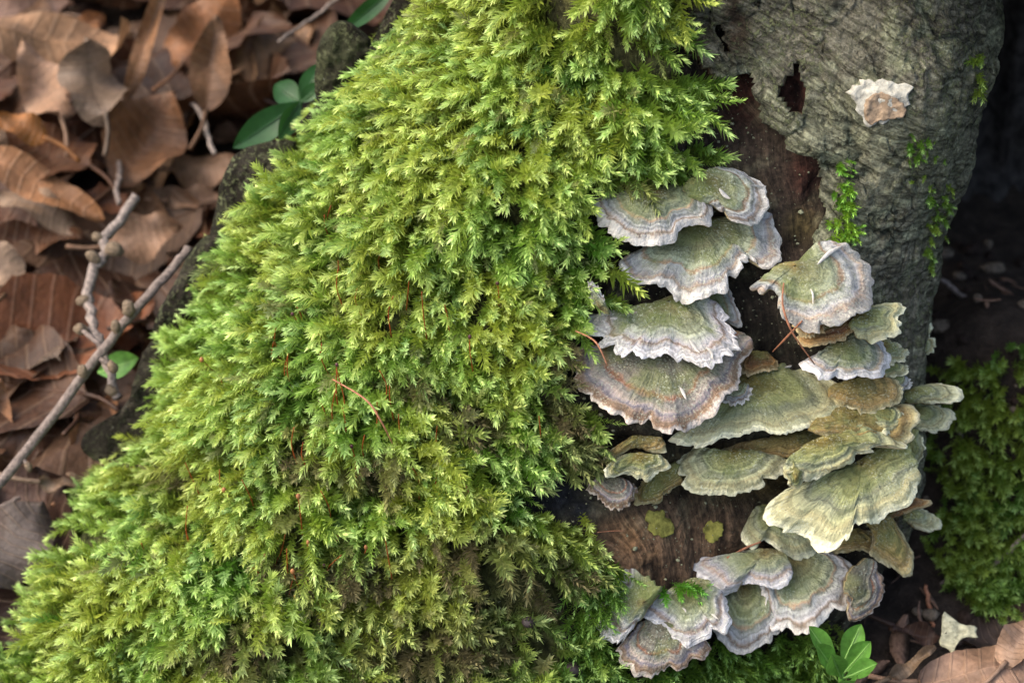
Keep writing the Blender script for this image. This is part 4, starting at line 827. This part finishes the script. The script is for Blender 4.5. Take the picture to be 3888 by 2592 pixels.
# ------------------------------------------------------------------ dead leaves
def leaf_mesh(L, W, bend, fold, wave, seed, tipc=0.0, ragged=.02, nu=26, nv=15):
    """beech-like blade in its own frame: x along the midrib, y across, z up"""
    r = np.random.default_rng(seed); u = np.linspace(0, 1, nu); v = np.linspace(-1, 1, nv)
    prof = np.sin(math.pi*u**.82)**.72*(1-.12*u); prof[0] = .03; prof[-1] = .01
    jag = 1+ragged*np.sin(u*62+.6)+(r.random(nu)-.5)*ragged*2; side = [1+.30*(vn(np.stack([u*5.0, 0*u+seed+k*9, 0*u], -1), 1.0, seed+k)-.5) for k in (0, 1)]
    U, Vv = np.meshgrid(u, v, indexing='ij'); y = Vv*np.where(Vv < 0, (prof*jag*side[0])[:, None], (prof*jag*side[1])[:, None])*W/2; wave = wave*1.5; x = (U-.5)*L
    z = 1.0*(fbm(np.stack([x*.45, y*.45, 0*x+seed*1.7], -1), 1.0, seed+4, 3)-.5)*W*.3+fold*np.abs(y)**1.3/(W/2)**.3+.035*W*np.sin((U-np.abs(Vv)*.16)*62)*np.abs(Vv)*.35
    z = z+wave*(np.abs(Vv)**1.5)*np.sin(U*9+seed+2.2*np.sign(Vv))*.5+wave*(vn(np.stack([x*.7, y*.7, 0*x+seed], -1), 1, seed)-.5)*1.6
    k = bend/L                                                 # bend the blade along its length
    if abs(bend) > .02:
        th_ = x*k; R = 1/k; x, z = np.sin(th_)*(R-z), R-np.cos(th_)*(R-z)
    if abs(tipc) > .02:
        s = np.clip(Vv, 0, 1)*tipc; z = z+np.abs(y)*np.sin(s); y = y*np.cos(s*.7)
    return np.stack([x, y, z], -1), U, Vv
LEAFN = [0]
def dead_leaf(label, centre, axis, normal, L, W, color, bend=.6, fold=.35, wave=.3, seed=1, tipc=0.0, group=None, stalk=True):
    V, U, Vv = leaf_mesh(L, W, bend, fold, wave, seed, tipc); nu, nv = U.shape
    o = mesh('dead_leaf', V.reshape(-1, 3), gridfaces(nu, nv), M_LEAF, attrs={'u': U.ravel(), 'v': (Vv*W*.22).ravel()})
    o.color = (*color, 1); tag(o, label, 'leaf', group)
    mid = V[:, nv//2]; Vt, Ft = tube(mid+np.array([0, 0, -.02]), [.075*L/7, .05*L/7, .015], 6); m = mesh('midrib', Vt, Ft, M_LEAF, o); m.color = tuple(min(1, c*1.25) for c in color)+(1,)
    if stalk:
        p0 = mid[0]; Vt, Ft = tube([p0+np.array([.1, 0, 0]), p0+np.array([-.5, .1, .05]), p0+np.array([-1.1, .35, .0])], [.075, .06, .075], 6, 8); m = mesh('leaf_stalk', Vt, Ft, M_LEAF, o); m.color = tuple(c*.8 for c in color)+(1,)
    n = unit(np.array(normal, float)); x = np.array(axis, float); x = unit(x-(x@n)*n); y = np.cross(n, x)
    M = Matrix.Identity(4)
    for k in range(3): M[k][0], M[k][1], M[k][2], M[k][3] = x[k], y[k], n[k], centre[k]*S
    o.matrix_world = M; return o
VIEW = unit(CAM)
def hero(label, x, y, lpx, wpx, ang, color, face=.5, h=1.5, roll=0.0, turn=0.0, **kw):
    LEAFN[0] += 1; g = hit_ground(*[[v] for v in q(x, y)])[0]; d = unit(g-CAM); c = g-d*h*1.2+np.array([0, 0, h*.2])
    dep = (c-CAM)@FWD; k = 24/2352*dep/54; a = math.radians(ang); ax = math.cos(a)*RIGHT+math.sin(a)*UP
    n = unit(-d*face+np.array([0, 0, 1])*(1-face)+RIGHT*roll+UP*turn)
    kw.setdefault('seed', LEAFN[0]*3)
    return dead_leaf(label, c, ax, n, lpx*k, wpx*k, color, group='dead leaves of the litter', **kw)
TAN = (.47, .29, .175); ORA = (.36, .165, .07); BRN = (.17, .08, .042); GRY = (.27, .205, .165); PNK = (.52, .34, .245); DRK = (.10, .05, .035); PAL_ = (.48, .36, .28); RST = (.25, .105, .055)
hero('large dark reddish-brown leaf with ridge at the left edge below the forked twig', 140, 790, 470, 290, 20, RST, .35, 1.2, bend=.5, fold=.5, wave=.5)
hero('brown leaf lying under the large reddish leaf at the left edge', 60, 870, 260, 120, 10, BRN, .3, .8, bend=.7)
hero('broad tan leaf arching across the upper left corner', 140, 135, 400, 150, 2, TAN, .45, 3.0, bend=1.3, fold=-.3, wave=.5, seed=8)
hero('pinkish-tan toothed leaf in front of the arching tan leaf', 105, 235, 230, 120, 115, PNK, .6, 3.0, bend=.5, wave=.5)
hero('grey weathered leaf standing on edge among tan leaves at upper left', 215, 235, 230, 150, 105, GRY, .75, 3.4, bend=.9, fold=.5, wave=.7, roll=.2)
hero('brown curled ribbon-like leaf edge rising to the top left of centre', 345, 130, 330, 46, 72, (.34, .19, .11), .8, 3.6, bend=-.9, fold=.8, wave=.3)
hero('orange-brown upright leaf near the top beside the ribbon-like leaf', 480, 100, 240, 170, 60, (.38, .19, .10), .75, 2.6, bend=.5, fold=-.6, wave=.6)
hero('tall narrow brown leaf hanging below the orange-brown upright leaf', 490, 190, 230, 95, 84, (.27, .155, .095), .85, 3.2, bend=.3, fold=.7, wave=.3)
hero('pale tan folded leaf near the stump at the top', 635, 145, 210, 130, 35, (.42, .265, .17), .7, 2.2, bend=.8, fold=-.5, wave=.5, roll=.2)
hero('pinkish leaf fragment at the top edge next to the dark bark', 665, 20, 190, 60, 45, PNK, .6, 1.8, bend=.6, wave=.3)
hero('mauve-brown leaf in the top left corner', 60, 50, 230, 140, 10, (.27, .17, .14), .5, 1.8, bend=.6, wave=.5)
hero('small orange leaf tip below the mauve-brown corner leaf', 190, 105, 130, 70, 40, ORA, .5, 2.6, bend=.4)
hero('brown leaf curving down left of the thin grey stem', 345, 340, 240, 190, 60, (.26, .135, .075), .6, 2.2, bend=.9, fold=.5, wave=.6)
hero('dark brown leaf with orange corner at the left, under the grey leaf', 120, 385, 260, 170, 150, (.19, .085, .04), .5, 2.0, bend=.6, wave=.5)
hero('orange leaf tip at the left edge above the long tan leaf', 55, 335, 130, 70, 160, (.42, .18, .05), .5, 2.8, bend=.3)
hero('long orange-tan leaf sloping down right from the left edge', 105, 455, 320, 95, -28, (.40, .21, .11), .55, 2.4, bend=-.6, fold=.4, wave=.3)
hero('pale spotted leaf edge below the long orange-tan leaf', 100, 515, 240, 70, -24, PAL_, .5, 1.6, bend=.4, wave=.5)
hero('pale tan leaf pressed against the dark bark slab, upper one', 470, 405, 180, 90, 15, PNK, .6, 1.2, bend=.8, fold=-.3, wave=.3)
hero('pale tan leaf pressed against the dark bark slab, lower one', 455, 478, 150, 60, 8, PNK, .55, .8, bend=.4)
hero('squarish tan leaf between the pale twig and the bark slab', 335, 565, 170, 120, 20, (.37, .235, .165), .65, 1.8, bend=.5, wave=.4)
hero('rusty curled leaf ring behind the pale twig', 240, 495, 150, 90, 20, RST, .4, 1.4, bend=2.0, fold=.6)
hero('long flat brown leaf at the left edge above the large reddish leaf', 80, 578, 250, 80, 4, BRN, .4, 1.2, bend=.5, wave=.4)
hero('dark brown leaf in shadow between the two twigs', 300, 650, 260, 150, 0, DRK, .4, .6, bend=.5, wave=.4)
hero('pale grey leaf at the left edge above the large reddish leaf', 10, 645, 150, 110, -50, PAL_, .5, 1.8, bend=.4)
hero('small tan leaf scrap beside the green leaf at the bark slab', 300, 788, 100, 70, 30, PNK, .5, 1.2, bend=.4)
hero('tan leaf standing upright under the lower end of the bark slab', 225, 1015, 220, 110, 70, (.38, .205, .12), .7, 1.0, bend=.9, fold=.5, wave=.3)
hero('thin pale leaf edge pointing left below the bark slab', 150, 1132, 120, 40, 8, PAL_, .4, 1.2, bend=.4)
hero('mottled pinkish-brown leaf beside the lower left moss', 80, 1150, 260, 130, 15, (.22, .14, .12), .45, .7, bend=.4, wave=.4)
hero('grey decaying leaf at the lower left edge beside the moss', 40, 1270, 240, 190, 60, (.16, .135, .135), .5, 1.0, bend=.4, wave=.5)
hero('brown leaf scrap at the lower left edge below the grey decaying leaf', 20, 1400, 170, 110, 20, (.16, .09, .06), .45, .6, bend=.4)
hero('tan leaf edge upright at the left border below the large reddish leaf', 2, 980, 190, 60, 88, (.33, .18, .11), .8, 1.4, bend=.3, fold=.6)
hero('shadowed fibrous brown leaf mass behind the long diagonal twig', 90, 1010, 220, 170, 40, (.12, .07, .05), .45, .4, bend=.5, wave=.6)
hero('dark leaf in the gap at the top behind the pinkish fragment', 590, 50, 180, 110, 60, DRK, .5, .6, bend=.5)
hero('rust leaf low behind the small green plant', 570, 300, 170, 90, 20, (.33, .20, .14), .5, .5, bend=.4)
hero('large pinkish-tan leaf in the bottom right corner', 2270, 1555, 330, 150, 8, (.46, .31, .24), .45, 1.3, bend=.5, fold=-.35, wave=.4)
hero('pale upturned leaf lobe in the bottom right corner above the large leaf', 2335, 1495, 130, 100, 60, (.55, .39, .31), .6, 1.8, bend=.7, wave=.4)
hero('narrow cream-brown curled leaf sliver right of the seedling', 2090, 1545, 150, 36, 38, (.40, .30, .22), .5, 1.0, bend=.5, fold=.8)
hero('dark rolled leaf on the soil right of the shell-shaped fan', 2110, 1455, 130, 45, -20, (.09, .05, .04), .3, .6, bend=.5, fold=.8)
hero('brown leaf half buried in soil behind the bottom right leaf', 2290, 1440, 180, 90, 30, (.085, .06, .055), .35, .5, bend=.5)
rl = random.Random(5); cnt = 0
for k in range(800):
    if cnt >= 170: break
    x, y = rl.uniform(-38, 4), rl.uniform(-8, 42)
    if x > np.interp(y, [-6, 0, 10, 42], [-18, -14.5, -3, 4]): continue
    fx_, fy_ = project(np.array([x, y, float(gz_(x, y))])) 
    if not (-1000 < fx_ < 1700 and -500 < fy_ < 2500): continue
    cnt += 1; L = rl.uniform(4.5, 8.0); a = rl.uniform(0, 6.28); c = (x, y, float(gz_(x, y))+rl.uniform(.1, 1.3))
    t = rl.choice([BRN, BRN, DRK, RST, TAN, GRY, (.30, .17, .10), (.24, .14, .09)])
    dead_leaf({BRN: 'brown', DRK: 'very dark brown', RST: 'rusty', TAN: 'tan', GRY: 'grey-brown'}.get(t, 'light brown')+' dead leaf '+('out beyond the left border' if fx_ < -120 else 'along the left border' if fx_ < 180 else 'against the dark bark slabs' if fx_ > np.interp(fy_, [0, 1700], [1050, 260]) else 'under other leaves')+(' near the top' if fy_ < 330 else ' above the pale twig' if fy_ < 760 else ' around the two twigs' if fy_ < 1500 else ' at the lower left'), c, (math.cos(a), math.sin(a), rl.uniform(-.25, .25)), (rl.gauss(0, .35), rl.gauss(-.15, .35), 1), L, L*rl.uniform(.48, .66), tuple(v*.55 for v in t), rl.uniform(-.4, 1.1), rl.uniform(-.4, .6), rl.uniform(.2, .6), 200+k, group='dead leaves filling the litter')  # fill leaves toned down to deepen the shaded gaps in the litter

# ------------------------------------------------------------------ twigs and stems
def at(x, y, dep): return CAM+dep*ray(np.array([x*K2]), np.array([y*K2]))[0]
def twig(label, pts, rad, mat, buds=(), name='twig', n=40, knob=1.0):
    P = [at(*p) for p in pts]; rt = thing(name, label, 'twig', P[0]); Q = catmull(P, n)
    Q = Q+(np.random.default_rng(len(label)).random(Q.shape)-.5)*.05*knob
    Vt, Ft = tube(Q, np.array(rad)*.8, 10); Vt = Vt+(fbm(Vt, 3, 7, 2)-.5)[:, None]*.05*knob; mesh('stem', Vt, Ft, mat, rt)
    for j, (x, y, dp, rr, an) in enumerate(buds):
        c = at(x, y, dp); dr = math.cos(math.radians(an))*RIGHT+math.sin(math.radians(an))*UP
        Vb, Fb = blob((0, 0, 0), rr, (1, 1, 1.35), j+1, .3, 12, 9); zq = Vector(dr).to_track_quat('Z', 'Y').to_matrix(); Vb = Vb@np.array(zq).T+c
        mesh('bud', Vb, Fb, M_BUD, rt)
        i = int(np.argmin(np.linalg.norm(Q-c, axis=1))); Vt, Ft = tube([Q[i], c], [rr*.6, rr*.5], 6); mesh('spur', Vt, Ft, mat, rt)
    return rt
twig('long straight grey-brown twig lying diagonally across the leaves to the bark', [(-60,1150,59.0),(0,1108,59.2),(100,985,59.4),(200,850,59.6),(300,725,59.8),(380,635,60.2),(435,570,60.6)], [.17, .16, .15], M_TWIG,
     [(295,708,59.4,.17,100),(265,750,59.4,.13,100),(190,852,59.2,.14,110),(258,842,59.5,.13,-60),(65,1072,59.2,.1,-70),(185,755,60.3,.12,90)])
twig('crooked pale knobbly twig rising behind the diagonal twig', [(310,455,62.5),(275,505,62),(240,550,61.8),(243,585,61.5),(215,615,61.3),(203,680,61),(215,750,60.6),(240,820,60.3),(270,915,60)], [.17, .19, .17, .15], M_PALE_TWIG,
     [(262,572,61.2,.2,-10),(213,590,61.2,.16,150),(190,690,60.9,.15,200),(187,757,60.4,.15,170),(257,898,60,.15,-40),(225,545,61.7,.13,160)], knob=2.2)
twig('thin grey bent stem arching among the leaves below the ribbon leaf', [(415,232,67),(445,240,66.6),(465,270,66.2),(480,320,65.8),(492,352,65.5)], [.09, .1, .08], M_PALE_TWIG, n=20)
twig('slim dark stalk standing beside the brown curving leaf', [(268,330,67),(275,390,65.5),(268,440,64.5),(275,470,64)], [.08, .1, .07], M_TWIG, n=20)
twig('short twig stub at the left edge above the mottled leaf', [(-20,1175,60.5),(20,1155,60.6),(45,1142,60.7)], [.1, .09, .08], M_TWIG, n=12)
twig('thin pale straw crossing the top left leaves', [(165,-10,72),(200,40,71),(240,90,70.5)], [.09, .08, .05], M_PALE_TWIG, n=14)
twig('dark stem in the gap at the top left of the stump', [(800,-20,66),(720,40,66),(640,95,65)], [.07, .07, .05], M_TWIG, n=14)
twig('straight pale stick leaning on the green moss mound', [(2195,980,60.5),(2225,1040,60.3),(2258,1098,60.2)], [.06, .07, .05], M_PALE_TWIG, n=14)
twig('brown stalk slanting across the lower right moss mound', [(2390,1190,59.5),(2330,1255,59.3),(2290,1290,59.2),(2230,1375,59.3)], [.07, .09, .07], M_TWIG, n=18)
twig('thin dry stem under the moss mound slope', [(2185,1310,59.5),(2160,1340,59.5),(2140,1365,59.5)], [.04, .05, .04], M_TWIG, n=12)
twig('short red-brown stick on the soil under the dark gap', [(2126,1345,58.8),(2135,1390,58.6),(2142,1440,58.4)], [.06, .07, .06], M_NEEDLE, n=12)
twig('dry forked stem on the soil below the dark hollow', [(2160,640,63),(2210,680,63),(2260,715,63.3),(2330,790,63.6)], [.08, .1, .06], M_PALE_TWIG, n=18)
twig('tan dry blade bent down beside the moss mound', [(2200,750,62.4),(2225,800,62),(2243,850,61.6),(2250,890,61.4)], [.06, .1, .05], M_PALE_TWIG, n=14)
twig('grey dry stalk under the forked stem', [(2250,700,63),(2275,745,62.8),(2290,790,62.6)], [.05, .05, .04], M_TWIG, n=12)

# ------------------------------------------------------------------ green plants
M_RIB = m_plain('leaf_midrib', (.17, .33, .08), .5, .1, 3, .1)
def green_leaf(name, base, tip, W, mat, parent, nrm, cup=.25, arch=.2, obov=.6):
    nu, nv = 18, 9; u = np.linspace(0, 1, nu); v = np.linspace(-1, 1, nv); base, tip = np.array(base), np.array(tip); ax = tip-base; L = np.linalg.norm(ax)
    n = unit(np.array(nrm)-(np.array(nrm)@unit(ax))*unit(ax)); sd2 = np.cross(n, unit(ax))
    w = np.sin(math.pi*np.clip(u, 0, 1)**(1.0+obov))**.75*(1-.1*u); w = np.maximum(w, .10*(1-u)); w[-1] = .02
    U, Vv = np.meshgrid(u, v, indexing='ij')
    P = base+U[..., None]*ax+(Vv*w[:, None]*W/2)[..., None]*sd2+((np.abs(Vv)**1.6*cup*W*w[:, None])+arch*L*np.sin(math.pi*U)*-.3-.02*np.exp(-(Vv/.15)**2))[..., None]*n
    lf = mesh(name, P.reshape(-1, 3), gridfaces(nu, nv), mat, parent); Vt, Ft = tube(P[:-1, nv//2]+n*.012, [.032, .022, .008], 6); mesh('midrib', Vt, Ft, M_RIB if mat == M_GREEN else mat, lf); return lf
c0 = at(1932, 1545, 55.2); gb = np.array(c0)-np.array([0, .2, 1.0])
sdl = thing('green_seedling', 'bright green seedling with six rounded leaves at the bottom right', 'seedling', gb)
Vt, Ft = tube([gb, (gb+c0)/2+np.array([.05, 0, 0]), c0], [.09, .09, .08], 8, 8); mesh('stem', Vt, Ft, M_GREEN, sdl)
for (tx, ty, td), w, nr, bx in (((1858,1437,55.0),.50,(.5,-.7,.5),(1930,1535,55.2)),((1978,1432,55.2),.58,(-.35,-.8,.45),(1930,1535,55.3)),((1876,1478,54.4),.52,(.4,-.7,.6),(1925,1548,55.0)),((2000,1472,54.7),.55,(-.45,-.7,.55),(1938,1545,55.1)),((2015,1522,54.4),.50,(-.1,-.4,.9),(1938,1556,55.0)),((1910,1500,53.8),.60,(.1,-.9,.4),(1932,1556,54.9)),((1965,1562,53.6),.55,(0,-.4,.9),(1936,1572,54.8))):
    green_leaf('leaf', at(*bx), at(tx, ty, td), w, M_GREEN, sdl, nr, .3, .12)
g0 = at(690, 235, 60.5); gp = thing('green_plant', 'dark green leafy plant behind the mossy slope at the upper left', 'plant', g0-np.array([0, 0, 3]))
Vt, Ft = tube([g0-np.array([0, 0, 3]), g0-np.array([.1, 0, 1.5]), g0], [.08, .07, .06], 6, 8); mesh('stem', Vt, Ft, M_GREEN_DARK, gp)
for (x, y, d), w, nr in (((535,340,60.2),.85,(.3,-.6,.75)),((630,195,60.8),.75,(.2,-.8,.6)),((640,320,60.0),.6,(.6,-.5,.5)),((735,145,60.6),.6,(-.2,-.7,.6)),((740,190,60.4),.45,(-.2,-.7,.6))):
    green_leaf('leaf', g0+np.array([0, 0, 0]), at(x, y, d), w, M_GREEN_DARK, gp, nr, .2, .25, .1)
b0 = at(870, 0, 61); bl = thing('grass_leaf', 'narrow green blade at the top behind the mossy slope', 'plant', b0)
green_leaf('leaf', at(905, -25, 61), at(785, 75, 60.5), .5, M_GREEN_DARK, bl, (.2, -.7, .6), .2, .2, 0)
b0 = at(275, 830, 60.9); bl = thing('green_leaf', 'small fresh green leaf between the twigs and the bark slab', 'leaf', b0)
green_leaf('leaf_blade', at(225, 855, 61.2), at(318, 822, 60.6), .75, M_GREEN, bl, (0, -.6, .8), .2, .2, .1)
# pale leaf scrap and crumbs on the soil at the lower right
def scrap(label, pts, col, depth, seed):
    O = smooth_closed([q(*p) for p in pts], 70, 1); c = np.mean(O, 0); g = hit_ground([c[0]], [c[1]])[0]; d = unit(g-CAM); cen = g-d*1.2
    N = unit(np.array([0.05, -.55, .8])); D = ray(O[:, 0], O[:, 1]); t = ((cen-CAM)@N)/(D@N); out = CAM+t[:, None]*D
    V, B, F, z_, a_ = sheet(out, cen, N, 10, lambda F, A, Z, V: .6*(fbm(V, 1.1, seed, 3)-.5), lambda F, Z: .06+0*F)
    ed = np.arange(70)*10+9; rim = np.stack([ed, np.roll(ed, -1), np.roll(ed, -1)+700, ed+700], 1)
    o = mesh('pale_scrap', np.concatenate([V, B]), np.concatenate([F, rim]), M_DEB, origin=cen); o.color = (*col, 1); return tag(o, label, 'leaf scrap')
scrap('cream star-shaped leaf scrap on the soil at the lower right', [(2165,1400),(2185,1415),(2210,1435),(2250,1435),(2240,1455),(2250,1465),(2215,1460),(2195,1480),(2185,1505),(2178,1490),(2155,1480),(2165,1450)], (.50, .48, .32), 58, 3)
r = random.Random(9); allv = []; allf = []; nb = 0
crumbs = [((.03, .02, .016), 'dark'), ((.15, .12, .09), 'brown'), ((.42, .40, .33), 'pale')]
for col, nm in crumbs:
    allv = []; allf = []; nb = 0
    for k in range(420 if nm == 'dark' else 260 if nm == 'brown' else 36):
        x, y = r.uniform(4, 22), r.uniform(-9, 5 if nm == 'pale' else 12)
        if nm != 'pale' and r.random() < .4: x, y = r.uniform(-20, -10), r.uniform(-8, 6)
        rr = .06+.2*r.random()**2 if nm != 'pale' else r.uniform(.06, .16)
        Vb, Fb = blob((x, y, float(gz_(x, y))+rr*.4), rr, (r.uniform(.7, 1.5), r.uniform(.7, 1.4), r.uniform(.5, .9)), k, .5, 8, 6)
        allv.append(Vb); allf.append(Fb+nb); nb += len(Vb)
    o = mesh('soil_crumbs', np.concatenate(allv), np.concatenate(allf), M_DEB, origin=(10, 0, -8)); o.color = (*col, 1)
    tag(o, nm+' crumbs of soil and rotten wood scattered on the ground', 'soil', kind='stuff')

r = np.random.default_rng(91)
for col, lab, nS, box in (((.17, .105, .075), 'small brown leaf and wood fragments strewn on the soil right of the stump', 170, (6, 22, -9, 9)), ((.10, .06, .045), 'dark leaf fragments and fibres caught between the litter leaves', 160, (-26, -8, -6, 26))):
    allv, allf, nb = [], [], 0
    for k in range(nS):
        x, y = r.uniform(box[0], box[1]), r.uniform(box[2], box[3]); c = np.array([x, y, float(gz_(x, y))+.08+.25*r.random()]); a = r.random()*6.28
        ax = unit(np.array([math.cos(a), math.sin(a), r.normal(0, .25)])); sd2 = unit(np.cross(ax, np.array([r.normal(0, .3), r.normal(0, .3), 1]))); nn_ = np.cross(sd2, ax)
        L = .25+1.1*r.random()**2; W = L*(.06+.5*r.random()**2); t = np.linspace(-.5, .5, 5); w = W*np.array([.25, .8, 1, .85, .2])*(.7+.6*r.random(5))
        mid = c+t[:, None]*L*ax+((t**2)*L*r.normal(0, .7))[:, None]*nn_
        V = np.concatenate([mid-sd2*w[:, None]*.5, mid+nn_*W*.15, mid+sd2*w[:, None]*.5, mid-nn_*.03]); allv.append(V); allf.append(gridfaces(4, 5, True)+nb); nb += len(V)
    o = mesh('litter_fragments', np.concatenate(allv), np.concatenate(allf), M_DEB, origin=((box[0]+box[1])/2, 0, -8)); o.color = (*col, 1); tag(o, lab, 'litter', kind='stuff')
